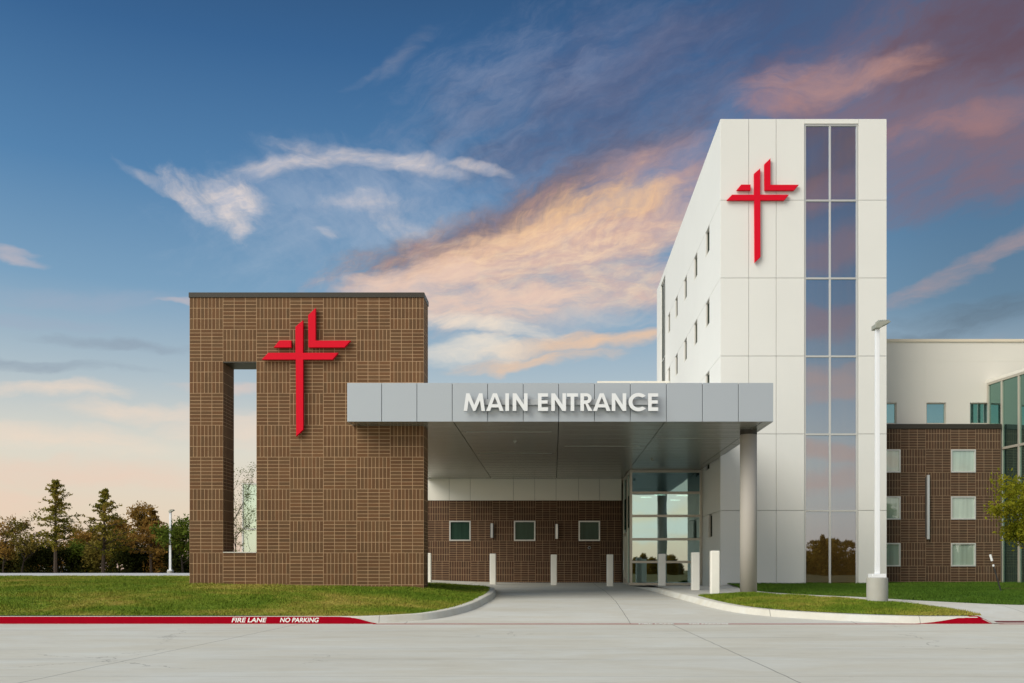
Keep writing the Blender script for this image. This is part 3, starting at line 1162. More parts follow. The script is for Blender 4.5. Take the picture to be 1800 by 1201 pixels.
# ------------------------------------------------------------------ low building behind the canopy
low = thing('entrance_building', (-3, YB + 2, .5), 'low brown brick entrance building with cream band under the canopy', 'building')
LL = tuple(low.location)
LX0, LX1 = -9.5, PX(1092.5, YB)
ZB = PZ(880, YB)
mb = MB()
wins = [(-4.49 + k * 2.799, -4.49 + k * 2.799 + .933, 2.458, 3.335) for k in (0, 1, 2)]
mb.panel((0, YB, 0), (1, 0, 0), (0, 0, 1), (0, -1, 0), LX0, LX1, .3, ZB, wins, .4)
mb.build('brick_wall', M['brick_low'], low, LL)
mb = MB()
bx = [LX0, -7.3, -6.36, -5.43, -4.49, -3.58, -1.71, -.79, .135, 1.11, 2.02, LX1]
for a, b in zip(bx[:-1], bx[1:]):
    mb.box(a + .007, b - .007, YB - .02, YB + .03, ZB + .004, 5.6)
mb.build('cream_band', M['white_warm'], low, LL, .005)
mb = MB()
mb.box(LX0, LX1, YB + .034, YB + .4, ZB + .003, 7.2)
mb.box(LX0, LX1, YB + .41, YB + 7, .4, 7.0)
mb.build('backing_wall', M['joint'], low, LL)
for k, w in enumerate(wins):
    window(low, LL, (0, YB, 0), (1, 0, 0), (0, -1, 0), w[0] + .003, w[1] - .003, w[2] + .003, w[3] - .003, M['frame'], M['glass_low'], .055, .1, (), (), .012, .05)
# roof block seen over the canopy
mb = MB()
mb.box(PX(1050, 50), TX0 - .02, 50, 56, 6.9, PZ(670, 50))
mb.build('roof_block', M['white_warm'], low, LL)


def wall_light(loc, w, h, label, group):
    t = thing('wall_light', loc, label, 'wall light', group)
    x, y, z = loc
    mb = MB()
    mb.box(x - w * .5, x + w * .5, y - .13, y - .03, z - h / 2, z + h / 2)
    mb.build('housing', M['sconce'], t, loc, .008)
    mb = MB()
    mb.box(x - w * .9, x + w * .9, y - .029, y - .002, z - h * .47, z + h * .47)
    mb.build('back_plate', M['sconce_dark'], t, loc)
    return t


Ys = YB
wall_light((PX(865, Ys), Ys, PZ(933, Ys)), .10, .62, 'slim silver wall light between the brick monument and middle window', 'slim lights on the brick wall')
wall_light((PX(978.6, Ys), Ys, PZ(934.5, Ys)), .10, .64, 'slim silver wall light between the middle window and glass entrance', 'slim lights on the brick wall')
cl = (PX(1036, Ys), Ys, PZ(963, Ys))
cam_t = thing('security_camera', cl, 'tiny dark dome camera on brick below the small window', 'camera')
mb = MB()
mb.tube((cl[0], cl[1] - .001, cl[2]), (cl[0], cl[1] - .05, cl[2]), .065, .06, 14)
mb.build('mount', M['frame'], cam_t, cl)
mb = MB()
mb.tube((cl[0], cl[1] - .051, cl[2]), (cl[0], cl[1] - .09, cl[2]), .052, .04, 14)
mb.tube((cl[0], cl[1] - .09, cl[2]), (cl[0], cl[1] - .11, cl[2]), .04, .012, 14)
mb.build('dome', M['black'], cam_t, cl)

# ------------------------------------------------------------------ glass vestibule
YV = 39.2
VX0, VX1 = PX(1107.2, YV), TX0 - .012
ves = thing('glass_vestibule', ((VX0 + VX1) / 2, 41, .6), 'glazed entrance vestibule under the canopy beside the tower', 'entrance')
VL = tuple(ves.location)
vz0 = .60
vrows = [PZ(q, YV) for q in (988, 948, 907, 866.3)]
window(ves, VL, (0, YV, 0), (1, 0, 0), (0, -1, 0), VX0, VX1, vz0, CB - .008, M['frame_warm'], [M['glass_vest'], M['glass_spandrel']], .095, .12, (), vrows, 0, .06)
window(ves, VL, (VX0 - .001, 0, 0), (0, 1, 0), (-1, 0, 0), YV + .13, YB - .03, vz0, CB - .008, M['frame_warm'], M['glass_vest'], .09, .1, (40.9,), (vrows[3], vrows[2] - .45), 0, .05)
mb = MB()
mb.panel((VX0 - .012, 0, 0), (0, 1, 0), (0, 0, 1), (-1, 0, 0), 41.05, 42.75, .64, 2.75, [(41.17, 41.86, .85, 2.64), (41.94, 42.63, .85, 2.64)], .05)
d_ = mb.build('door', M['frame_warm'], ves, VL)
mb = MB()
mb.tube((VX0 - .06, 41.82, 1.2), (VX0 - .06, 41.82, 2.0), .018, .018, 8)
mb.build('handle', M['frame'], d_, VL)
# room behind the glass
mb = MB()
mb.box(VX0 - .2, VX1 - .13, 45.8, 45.9, .5, 5.6)
mb.box(VX0 - .2, VX1 - .13, YB + .02, 45.9, 5.0, 5.1)
mb.box(VX0 + .13, VX1 - .13, YV + .2, 45.8, 4.32, 4.40)
mb.build('interior_wall', M['interior'], ves, VL)
mb = MB()
mb.box(VX0 + .13, VX1 - .13, YV + .15, 45.8, .50, .62)
mb.build('floor', M['walk'], ves, VL)
mb = MB()
mb.box(PX(1160, 41.5), PX(1177, 41.5), 41.3, 41.7, .63, 4.3)
mb.build('interior_column', M['interior_dark'], ves, VL)

lm = bpy.data.materials.new('ceiling_lamp')
lm.use_nodes = True
lb = lm.node_tree.nodes['Principled BSDF']
lb.inputs['Emission Color'].default_value = (1, .93, .80, 1)
lb.inputs['Emission Strength'].default_value = 7
for px, py in ((1136, 874), (1160, 870), (1199, 871), (1186, 879)):
    Y = (4.31 - CZ) * F / (VY - py)
    mb = MB()
    mb.box(PX(px, Y) - .22, PX(px, Y) + .22, Y - .10, Y + .10, 4.285, 4.318)
    mb.build('ceiling_light', lm, ves, VL)

# ------------------------------------------------------------------ brick wing on the right
YW, YU = 36.5, 37.5
wing = thing('brick_wing', (16, 40, .5), 'two tone side wing with brown brick base and white upper wall', 'building')
WL = tuple(wing.location)
WX1 = PX(1759, YW)
mb = MB()
wcols = [(14.58 - 2 * .916, 14.58 - .916), (14.58, 14.58 + .916)]
ww = []
for k, (pt, pb) in enumerate(((790, 831), (872.5, 913.7), (954.6, 996))):
    for px0, px1 in ((1539.5, 1583.3), (1671.4, 1715.5)):
        ww.append((PX(px0, YW), PX(px1, YW), PZ(pb, YW), PZ(pt, YW)))
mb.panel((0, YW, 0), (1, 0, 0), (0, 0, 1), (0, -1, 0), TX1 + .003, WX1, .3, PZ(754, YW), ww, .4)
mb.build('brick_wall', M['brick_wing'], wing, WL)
for h in ww:
    window(wing, WL, (0, YW, 0), (1, 0, 0), (0, -1, 0), h[0] + .003, h[1] - .003, h[2] + .003, h[3] - .003, M['frame'], M['glass_pale'], .05, .1, (), (), .012, .05)
mb = MB()
mb.box(TX1 + .003, WX1 + .03, YW - .03, YU - .01, PZ(754, YW) + .001, PZ(745.5, YW))
mb.build('coping', M['coping'], wing, WL, .008)
mb = MB()
uw = [(PX(a, YU), PX(b, YU), PZ(745, YU), PZ(708, YU)) for a, b in ((1541.5, 1576), (1628.5, 1663), (1705, 1739))]
U0, U1, UZ0, UZ1 = TX1 + .003, 42, 5.5, PZ(601.5, YU)
mb.panel((0, YU, 0), (1, 0, 0), (0, 0, 1), (0, -1, 0), U0, U1, UZ0, UZ1, uw, .4)
mb.build('upper_wall', M['white_warm'], wing, WL)
mb = MB()
for px in (1626.5, 1701.5, 1744):
    x = PX(px, YU)
    mb.box(x - .006, x + .006, YU - .004, YU + .01, PZ(706, YU), UZ1 - .02)
z = PZ(670, YU)
mb.box(U0, U1, YU - .0035, YU + .01, PZ(635, YU) - .006, PZ(635, YU) + .006)
mb.build('joint_strip', M['white_warm'], wing, WL)
mb = MB()
mb.box(U0, U1, YU - .05, YU + .45, UZ1 + .001, PZ(596.5, YU))
mb.build('parapet_cap', plain('cap_beige', (.74, .66, .52), .5, 0, .03), wing, WL, .006)
for h in uw:
    window(wing, WL, (0, YU, 0), (1, 0, 0), (0, -1, 0), h[0] + .003, h[1] - .003, h[2] + .003, h[3] - .003, M['frame_warm'], M['glass_teal'], .035, .1, (), (), -.06, .05)
mb = MB()
mb.box(TX1 + .01, 41, YU + .5, YU + 12, .4, UZ1 - .2)
mb.build('core', M['dark'], wing, WL)
wall_light((PX(1630, YW), YW, PZ(892, YW)), .085, 2.35, 'very long thin silver light bar on brick wing', 'long light bar')

# glass hall at the edge
d = Vector((.154, -1, 0)).normalized()
nrm = Vector((d.y, -d.x, 0))
P0 = Vector((PX(1735, 37.47), 37.47, 0))
hall = thing('glass_hall', (17.5, 36, .5), 'tall green glazed hall wall beside the brick wing', 'building')
HL = tuple(hall.location)
def s_at(px):
    k = (px - VX) / F
    return (k * P0.y - P0.x) / (d.x - k * d.y)
sm = [s_at(q) for q in (1760, 1790, 1822)]
HZ = PZ(673.5, 37.47)
window(hall, HL, P0, d, nrm, 0, 4.5, .45, HZ, M['frame_warm'], M['glass_hall'], .09, .14, [sm[0], sm[1], sm[2]] + [sm[2] + .75, sm[2] + 1.5], (PZ(785, 36.0),), 0, .05)
mb = MB()
mb.panel(P0, d, (0, 0, 1), nrm, -.12, 4.6, HZ + .002, HZ + .11, (), .5)
mb.build('roof_edge', M['white_warm'], hall, HL)
mb = MB()
mb.panel(P0 - nrm * .6, d, (0, 0, 1), nrm, .1, 4.4, .45, HZ - .1, (), .1)
mb.build('interior_wall', M['interior_dark'], hall, HL)

# glass pavilion seen through the slot of the brick wall
YG = 52
gx0, gx1, gzt = PX(425, YG), -8.6, PZ(849.5, YG)
pav = thing('glass_pavilion', ((gx0 + gx1) / 2, YG + 3, .9), 'pale green glass block behind a young tree, seen through the slot', 'building')
GL = tuple(pav.location)
window(pav, GL, (0, YG, 0), (1, 0, 0), (0, -1, 0), gx0, gx1, .9, gzt, M['frame'], M['glass_box'], .08, .14, [gx0 + 2.4 * k for k in (1, 2, 3)], (PZ(930, YG),), 0, .05)
mb = MB()
mb.box(gx0, gx1, YG + .15, YG + 8, .9, gzt - .02)
mb.build('wall', M['frame'], pav, GL)

# ------------------------------------------------------------------ bollards
B_W = .245
bz = 1.23
boll = [
    ((753, 759), 40.0, 1022.7, 972.5, 'white bollard half hidden behind the corner of the brick monument'),
    ((861, 872), 40.0, 1027.0, 973.5, 'white bollard below the wall light nearest the brick monument'),
    ((968, 979), 40.0, 1029.2, 975.0, 'white bollard below the wall light between middle and last window'),
    ((1066.3, 1078), 38.5, 1031.0, 974.8, 'white bollard between the last small window and the glass entrance'),
    ((1157.5, 1169.3), 34.6, 1036.8, 973.8, 'white bollard in front of the middle of the entrance glass'),
    ((1215.8, 1228.5), 30.6, 1044.8, 971.0, 'white bollard before the edge of the entrance glass'),
    ((1249.0, 1263.6), 27.75, 1049.8, 968.3, 'tallest white bollard beside the grey column at the grass tip'),
]
proto = thing('bollard', (0, 0, 0), 'x', 'bollard', 'white bollards along the entrance drive')
mb = MB()
h_ = B_W / 2
mb.box(-h_, h_, -h_, h_, -.25, 1.23)
mb.build('post', M['bollard'], proto, (0, 0, 0), .022)
mb = MB()
mb.box(-h_ - .012, h_ + .012, -h_ - .012, h_ + .012, -.26, -.0)
mb.build('base_plate', M['kerb'], proto, (0, 0, 0), .004)
for k, ((xa, xb), Y, pb, pt, lab) in enumerate(boll):
    o = proto if k == 0 else copy_tree(proto)
    zb = PZ(pb, Y)
    xc = (xa + xb) / 2 if k else 757.0 - 5.5 + 1.2
    o.location = (PX(xc, Y), Y, zb)
    hgt = PZ(pt, Y) - zb
    o.scale = (1, 1, hgt / 1.23)
    o['label'] = lab


# ------------------------------------------------------------------ light poles
def light_pole(loc, H, base_r, base_h, pw, head, label, flip=1):
    t = thing('light_pole', loc, label, 'light pole')
    x, y, z = loc
    mb = MB()
    mb.tube((x, y, z - .4), (x, y, z + base_h), base_r, base_r, 40)
    o = mb.build('concrete_base', M['footing'], t, loc, .012)
    mb = MB()
    mb.box(x - base_r * .68, x + base_r * .68, y - base_r * .68, y + base_r * .68, z + base_h + .001, z + base_h + .10)
    mb.build('base_cover', M['pole'], t, loc, .012)
    mb = MB()
    vs = []
    for zz, q in ((z + base_h + .10, pw), (z + H, pw * .86)):
        vs += [(x - q, y - q, zz), (x + q, y - q, zz), (x + q, y + q, zz), (x - q, y + q, zz)]
    mb.add(vs, [(0, 3, 2, 1), (4, 5, 6, 7), (0, 1, 5, 4), (1, 2, 6, 5), (2, 3, 7, 6), (3, 0, 4, 7)])
    mb.build('pole', M['pole'], t, loc, .01)
    mb = MB()
    f = flip
    zt = z + H
    prof = [(-.10, .0), (.05 * 1, -.0), (.10, .055), (.30, .155), (.30, .18), (-.02, .165), (-.10, .11)]
    mb.prism([(x + f * a * head, zt + b * head) for a, b in prof], y - .17, y + .17)
    mb.build('lamp_head', M['lamp'], t, loc, .008)
    mb = MB()
    for k in range(6):
        a = -.0 + k * .052
        mb.box(x + f * a * head - .006, x + f * a * head + .006, y - .15, y + .15, zt + (.166 + .002 * k) * head, zt + (.215 + .002 * k) * head)
    mb.build('cooling_fins', M['lamp'], t, loc)
    return t


yl = 25.15
light_pole((PX(1542, yl), yl, PZ(1057.5, yl)), (1057.5 - 579) / F * yl, .262, .60, .058, .95, 'white square light pole on a round concrete base beside the tower')
yl = 92
light_pole((PX(299.5, yl), yl, .85), PZ(901, yl) - .85, .3, .3, .1, 1.2, 'distant white light pole among the autumn trees')

# stake and litter
st = thing('marker_stake', (PX(1759, 29), 29, PZ(1043, 29)), 'leaning black stake with white top stuck in lawn', 'stake')
sl = tuple(st.location)
p0 = Vector((PX(1761, 29), 29, PZ(1045, 29)))
p1 = Vector((PX(1747, 29.1), 29.1, PZ(997, 29.1)))
p2 = Vector((PX(1740.5, 29.15), 29.15, PZ(975, 29.15)))
mb = MB(); mb.tube(p0, p1, .022, .022, 8)
mb.build('stake', M['black'], st, sl)
mb = MB(); mb.tube(p1 + (p2 - p1) * .48, p2, .034, .034, 8); mb.tube(p1 + (p2 - p1) * .05, p1 + (p2 - p1) * .2, .03, .03, 8)
mb.build('reflective_sleeve', M['letter'], st, sl)
mb = MB()
yq = 28.4
qx, qz = PX(1513, yq), PZ(1049, yq)
mb.add([(qx - .07, yq - .05, qz), (qx + .08, yq - .04, qz + .01), (qx + .06, yq + .06, qz), (qx - .05, yq + .05, qz), (qx - .04, yq - .01, qz + .11), (qx + .03, yq, qz + .08)],
       [(0, 1, 5, 4), (1, 2, 5), (2, 3, 4, 5), (3, 0, 4), (0, 3, 2, 1)])
o = mb.build('paper_scrap', M['letter'], None, (qx, yq, qz))
tag(o, 'small crumpled white scrap lying on the dark lawn', 'litter')

# ------------------------------------------------------------------ trees
def leaf_mesh(name, C, size, mat, parent, base, droop=0.0):
    C = np.asarray(C, float)
    n = len(C)
    a = rs.normal(size=(n, 3))
    a /= np.linalg.norm(a, axis=1)[:, None]
    b = rs.normal(size=(n, 3))
    b -= (b * a).sum(1)[:, None] * a
    b /= np.linalg.norm(b, axis=1)[:, None]
    s = rs.uniform(.6, 1.3, n)[:, None] * size
    v = np.empty((n, 4, 3))
    v[:, 0] = C - a * s
    v[:, 1] = C - b * s * .45
    v[:, 2] = C + a * s
    v[:, 3] = C + b * s * .45
    v -= np.array(base)
    me = bpy.data.meshes.new(name)
    me.vertices.add(n * 4)
    me.vertices.foreach_set('co', v.ravel())
    me.loops.add(n * 4)
    me.loops.foreach_set('vertex_index', np.arange(n * 4, dtype=np.int32))
    me.polygons.add(n)
    me.polygons.foreach_set('loop_start', np.arange(0, n * 4, 4, dtype=np.int32))
    me.update(calc_edges=True)
    me.materials.append(mat)
    o = bpy.data.objects.new(name, me)
    COL.objects.link(o)
    if parent is not None:
        o.parent = parent
    else:
        o.location = base
    return o


M['f_cyp'] = foliage_mat('f_cypress', [(.15, .165, .026), (.25, .23, .036), (.34, .23, .05), (.36, .19, .05)], .5, .4)
M['f_olive'] = foliage_mat('f_olive', [(.13, .125, .028), (.25, .20, .046), (.34, .26, .07)], .5, .4)
M['f_rust'] = foliage_mat('f_rust', [(.24, .16, .036), (.38, .22, .056), (.46, .25, .065)], .5, .4)
M['f_green'] = foliage_mat('f_green', [(.065, .11, .016), (.14, .18, .028), (.25, .235, .042)], .6, .35)
M['f_dark'] = foliage_mat('f_dark', [(.018, .026, .008), (.042, .050, .013), (.085, .078, .020)], .6)
M['f_young'] = foliage_mat('f_young', [(.15, .19, .014), (.30, .29, .026), (.44, .34, .03)], 2.0, .5)
M['f_sparse'] = foliage_mat('f_sparse', [(.10, .15, .03), (.16, .19, .04), (.22, .20, .05)], 2.0, .4)


def limb(mb, p, d, L, r, n, wob, tips, rnd, up=0.0):
    """a wobbling tapered branch; returns its points"""
    pts = [Vector(p)]
    d = Vector(d).normalized()
    for i in range(n):
        d = (d + Vector((rnd.gauss(0, wob), rnd.gauss(0, wob), rnd.gauss(0, wob) + up))).normalized()
        q = pts[-1] + d * (L / n)
        mb.tube(pts[-1], q, r * (1 - i / n * .75), r * (1 - (i + 1) / n * .75), 5, False)
        pts.append(q)
    return pts, d


def cypress(loc, H, rad, label, seed, leaves=5200, mat='f_cyp', bare=.28):
    rnd = random.Random(seed)
    t = thing('cypress_tree', loc, label, 'tree', 'trees along the car park edge')
    x, y, z = loc
    mb = MB()
    pts, _ = limb(mb, (x, y, z - .2), (rnd.uniform(-.02, .02), 0, 1), H * .98, H * .021, 9, .015, None, rnd, .05)
    tips = []
    for k in range(int(H * 7)):
        f = bare + (1 - bare) * (k + rnd.random()) / (H * 7)
        i = min(int(f * 9), 8)
        p = pts[i].lerp(pts[i + 1], f * 9 - i)
        prof = (1 - (f - bare) / (1 - bare)) ** .9 * (.5 + .5 * min(1, (f - bare) / .15)) + .04
        L = max(.22, rad * prof * rnd.uniform(.35, 1.3))
        a = rnd.uniform(0, 2 * math.pi)
        q, dd = limb(mb, p, (math.cos(a), math.sin(a), rnd.uniform(.1, .45)), L, .03 + .014 * L, 4, .14, None, rnd, -.02)
        for j in range(1, 5):
            for s_ in range(2):
                q2, _ = limb(mb, q[j], (rnd.gauss(0, 1), rnd.gauss(0, 1), rnd.uniform(-.2, .4)), L * .28, .012, 2, .2, None, rnd)
                tips += [(q2[1], .10), (q2[2], .10)]
            if j > 1:
                tips += [(q[j], .08 + .02 * L)] * 2
    w = mb.build('trunk', M['bark'], t, loc)
    idx = [rnd.randrange(len(tips)) for _ in range(leaves)]
    C = [(tips[i][0].x + rnd.gauss(0, tips[i][1]), tips[i][0].y + rnd.gauss(0, tips[i][1]), tips[i][0].z + rnd.gauss(0, tips[i][1] * .6)) for i in idx]
    leaf_mesh('crown', C, .135, M[mat], t, loc)
    return t


def broadleaf(loc, H, rad, label, seed, leaves=6000, mat='f_rust', leaf=.15, low=.22, spread=.34, name='oak_tree', group='trees along the car park edge', bark='bark_dark', levels=3, trunk_r=.018, cl=.30):
    rnd = random.Random(seed)
    t = thing(name, loc, label, 'tree', group)
    x, y, z = loc
    mb = MB()
    tips = []

    def grow(p, d, L, r, lv):
        pts, dd = limb(mb, p, d, L, r, 4, .16, None, rnd, .03)
        if lv == 0:
            tips.extend(pts[2:])
            return
        for k in range(rnd.randint(3, 4)):
            i = rnd.randint(1, 4)
            a = rnd.uniform(0, 2 * math.pi)
            q = Vector((math.cos(a), math.sin(a), rnd.uniform(-.1, .7)))
            grow(pts[i], (dd * .5 + q * .8), L * rnd.uniform(.5, .75), r * .5, lv - 1)
        if lv < levels:
            tips.append(pts[-1])
    pts, dd = limb(mb, (x, y, z - .2), (0, 0, 1), H * .55, H * trunk_r, 5, .06, None, rnd, .05)
    nl = 6
    for k in range(nl):
        f = low / .55 + (1 - low / .55) * k / (nl - 1)
        i = min(int(f * 5), 4)
        p = pts[i].lerp(pts[i + 1], f * 5 - i)
        a = k * 2.4 + rnd.uniform(-.4, .4)
        e = .35 + .9 * f * rnd.uniform(.5, 1.1)
        grow(p, (math.cos(a), math.sin(a), e), H * spread * (1.0 if k < nl - 1 else 1.0), H * trunk_r * .45, levels - 1)
    grow(pts[-1], (0, 0, 1), H * .28, H * trunk_r * .35, levels - 1)
    # fit to wanted height and radius
    V = np.array(mb.v)
    hx = np.percentile(np.hypot(V[:, 0] - x, V[:, 1] - y), 97)
    hz = V[:, 2].max() - z
    kx, kz = rad / hx, H / hz
    fix = lambda q: (x + (q[0] - x) * kx, y + (q[1] - y) * kx, z + (q[2] - z) * kz if q[2] > z else q[2])
    mb.v = [fix(q) for q in mb.v]
    tips = [fix(q) for q in tips]
    mb.build('trunk', M[bark], t, loc)
    # clumps of uneven density
    wgt = [rnd.random() ** 2 for _ in tips]
    idx = rnd.choices(range(len(tips)), wgt, k=leaves)
    C = [(tips[i][0] + rnd.gauss(0, cl), tips[i][1] + rnd.gauss(0, cl), tips[i][2] + rnd.gauss(0, cl * .75)) for i in idx]
    leaf_mesh('crown', C, leaf, M[mat], t, loc)
    return t


def shrub(loc, w, h, label, seed, mat='f_dark', n=2600, leaf=.17):
    rnd = random.Random(seed)
    t = thing('shrub', loc, label, 'shrub', 'undergrowth below the trees')
    x, y, z = loc
    mb = MB()
    C = []
    lobes = []
    for k in range(9):
        a = rnd.uniform(0, 2 * math.pi)
        rr = w * .36 * math.sqrt(rnd.random())
        hz = h * rnd.uniform(.35, .8)
        c = Vector((x + rr * math.cos(a) * 1.2, y + rr * math.sin(a), z + hz))
        limb(mb, (x + rnd.gauss(0, .2), y + rnd.gauss(0, .2), z - .1), c - Vector((x, y, z)), (c - Vector((x, y, z))).length, .05, 4, .12, None, rnd)
        lobes.append((c, w * rnd.uniform(.16, .27), h * rnd.uniform(.16, .26)))
    for k in range(n):
        c, rw, rh = lobes[rnd.randrange(9)]
        q = Vector((rnd.gauss(0, 1), rnd.gauss(0, 1), rnd.gauss(0, 1)))
        q = q.normalized() * (rnd.random() ** .4)
        C.append((c.x + q.x * rw, c.y + q.y * rw, max(z + .05, c.z + q.z * rh)))
    for k in range(n // 4):
        C.append((x + rnd.uniform(-.45, .45) * w, y + rnd.uniform(-.3, .3) * w, z + rnd.random() ** 1.5 * h * .45))
    mb.build('stem', M['bark_dark'], t, loc)
    leaf_mesh('foliage', C, leaf, M[mat], t, loc)
    return t


def far(px, Y):
    return (PX(px, Y), Y, float(gz(PX(px, Y), Y)) - .12)


H_at = lambda py, Y, z: PZ(py, Y) - z
l = far(98, 95); cypress(l, H_at(838, 95, l[2]), 2.75, 'tall upright cypress tree standing apart from the others', 1, 3900)
l = far(181, 97); cypress(l, H_at(853, 97, l[2]), 3.0, 'tall green and brown cypress tree second tallest of the row', 2, 4400, bare=.2)
l = far(266, 99); cypress(l, H_at(886, 99, l[2]), 2.6, 'shorter rust coloured cypress tree next to the far light pole', 3, 4300, 'f_rust', .25)
l = far(238, 103); broadleaf(l, H_at(886, 103, l[2]), 2.3, 'orange brown tree between two cypress trees', 4, 3300, 'f_rust', .16)
l = far(212, 112); broadleaf(l, H_at(912, 112, l[2]), 2.8, 'olive tree behind the second cypress tree', 5, 4000, 'f_olive', .17)
l = far(145, 112); broadleaf(l, H_at(925, 112, l[2]), 2.6, 'rust tinted round tree between the two tall cypress trees', 6, 3500, 'f_rust', .17)
l = far(38, 100); broadleaf(l, H_at(902, 100, l[2]), 2.6, 'half bare olive tree beside the tallest cypress', 8, 1700, 'f_olive', .14, cl=.22)
l = far(6, 100); broadleaf(l, H_at(905, 100, l[2]), 2.4, 'half bare brown tree at the edge of the car park', 9, 1500, 'f_rust', .14, cl=.22)
l = far(322, 93); broadleaf(l, H_at(908, 93, l[2]), 2.2, 'green tree peeking out beside the brick monument', 10, 4200, 'f_green', .16)
l = far(292, 112); broadleaf(l, H_at(925, 112, l[2]), 2.4, 'orange tree behind the far light pole', 12, 4200, 'f_rust', .17)
shr = [(-15, 104, 944, 5, 'f_dark'), (28, 106, 946, 5, 'f_olive'), (62, 102, 953, 4.2, 'f_dark'), (115, 104, 950, 5, 'f_dark'), (150, 105, 945, 4.6, 'f_green'), (188, 104, 948, 4.6, 'f_olive'),
       (222, 103, 944, 4.6, 'f_dark'), (258, 104, 948, 4.4, 'f_dark'), (292, 103, 950, 4.4, 'f_rust'), (322, 100, 955, 4.4, 'f_dark'), (418, 100, 968, 5, 'f_green'), (85, 116, 962, 6, 'f_rust')]
slab = ['dark bushes at the very edge of the car park', 'olive bushes below the half bare olive tree', 'dark low bush beside the tallest cypress trunk', 'dark bush just past the tallest cypress trunk', 'green bush between the two tall cypress trees',
        'olive bush at the foot of the second cypress', 'dark bush below the olive tree', 'dark bush below the orange brown tree', 'rust coloured bush beside the far light pole', 'dark bush against the brick monument', 'green bush seen through the slot in the brick monument', 'rust coloured bush far behind the tallest cypress']
for k, ((px, Y, py, w, mt), lab) in enumerate(zip(shr, slab)):
    l = far(px, Y)
    shrub(l, w, H_at(py, Y, l[2]), lab, 40 + k, mt)

# young tree seen through the slot
l = (PX(413, 46.5), 46.5, .93)
broadleaf(l, H_at(806, 46.5, .93), 1.15, 'thin half bare young tree seen through the slot', 21, 2600, 'f_sparse', .04, .10, .30, 'young_tree', 'young trees near the buildings', 'bark_dark', 4, .014, .10)
# young tree at the picture edge
l = (PX(1805, 29.8), 29.8, PZ(1043, 29.8))
broadleaf(l, H_at(838, 29.8, l[2]), .98, 'young yellow green tree in mulch before the glass hall', 22, 12500, 'f_young', .060, .34, .27, 'young_tree', 'young trees near the buildings', 'bark', 3, .011, .17)
mb = MB()
n = 28
rr = [.85 * (1 + .12 * math.sin(5 * a_) + .06 * math.sin(11 * a_)) for a_ in [2 * math.pi * i / n for i in range(n)]]
ring = [(l[0] + rr[i] * math.cos(2 * math.pi * i / n), l[1] + rr[i] * math.sin(2 * math.pi * i / n)) for i in range(n)]
mb.add([(x, y, float(right_lawn_z(np.array([x]), np.array([y]))[0]) + .02) for x, y in ring] + [(l[0], l[1], l[2] + .10)], [(i, (i + 1) % n, n) for i in range(n)])
struct(mb.build('mulch_bed', M['mulch']))

# small pale shed far off
ysd = 150
sx, sz = PX(79, ysd), .8
shed = thing('farm_shed', (sx, ysd, sz), 'tiny pale shed far away between the trees', 'shed')
mb = MB(); mb.box(sx - 1.1, sx + 1.3, ysd, ysd + 5, sz, PZ(978, ysd)); mb.build('wall', M['white_warm'], shed, (sx, ysd, sz))
mb = MB(); mb.prism([(sx - 1.3, PZ(978, ysd)), (sx + 1.5, PZ(978, ysd)), (sx + .1, PZ(972, ysd))], ysd - .2, ysd + 5.2); mb.build('roof', M['sconce'], shed, (sx, ysd, sz))

# far wood across the street (mirrored in the glass) and the low wood on the horizon
def wood(x0, x1, y0, y1, n, hfun, mat, leaf, per, seed):
    r_ = random.Random(seed)
    C = []
    for k in range(n):
        cx_, cy_ = r_.uniform(x0, x1), r_.uniform(y0, y1)
        hz = hfun(cx_, r_)
        rw = hz * r_.uniform(.28, .5)
        con = r_.random() < .35
        for q in range(per):
            u = r_.random() ** .8
            wd = (1.05 - u) if con else math.sqrt(max(0, 1 - (u * 1.02 - .25) ** 2 / .62))
            a = r_.uniform(0, 2 * math.pi)
            rr_ = rw * wd * math.sqrt(r_.random())
            C.append((cx_ + rr_ * math.cos(a), cy_ + rr_ * math.sin(a), u * hz))
    o = leaf_mesh('treeline', C, leaf, mat, None, ((x0 + x1) / 2, (y0 + y1) / 2, 0))
    return struct(o, 'stuff')


M['f_rear'] = foliage_mat('f_rear', [(.20, .13, .018), (.34, .20, .03), (.44, .25, .04)], .3, .5)
wood(-60, 110, -118, -98, 175, lambda x, r: r.uniform(2.6, 4.2) if x < 33 else r.uniform(3.6, 7.2), M['f_rear'], .34, 700, 5)
wood(-190, 10, 200, 225, 110, lambda x, r: r.uniform(2.6, 4.6), M['f_dark'], .6, 420, 6)

# ------------------------------------------------------------------ sky
SUN = Vector((-.60, -.54, .60)).normalized()
el_s = math.asin(SUN.z)
az_s = math.atan2(SUN.x, SUN.y)
w = bpy.data.worlds.new('World')
scene.world = w
w.use_nodes = True
g = G(w.node_tree)
bg = w.node_tree.nodes['Background']
tc = w.node_tree.nodes.new('ShaderNodeTexCoord')
dirv = tc.outputs['Generated']
x, y, z = g.xyz(dirv)
ay = g.m('ABSOLUTE', y)
az = g.m('ARCTAN2', x, ay)
el = g.m('ARCSINE', z)


def ae(px, py):
    u, v = (px - VX) / F, (VY - py) / F
    return math.atan(u), math.atan(v / math.sqrt(1 + u * u))


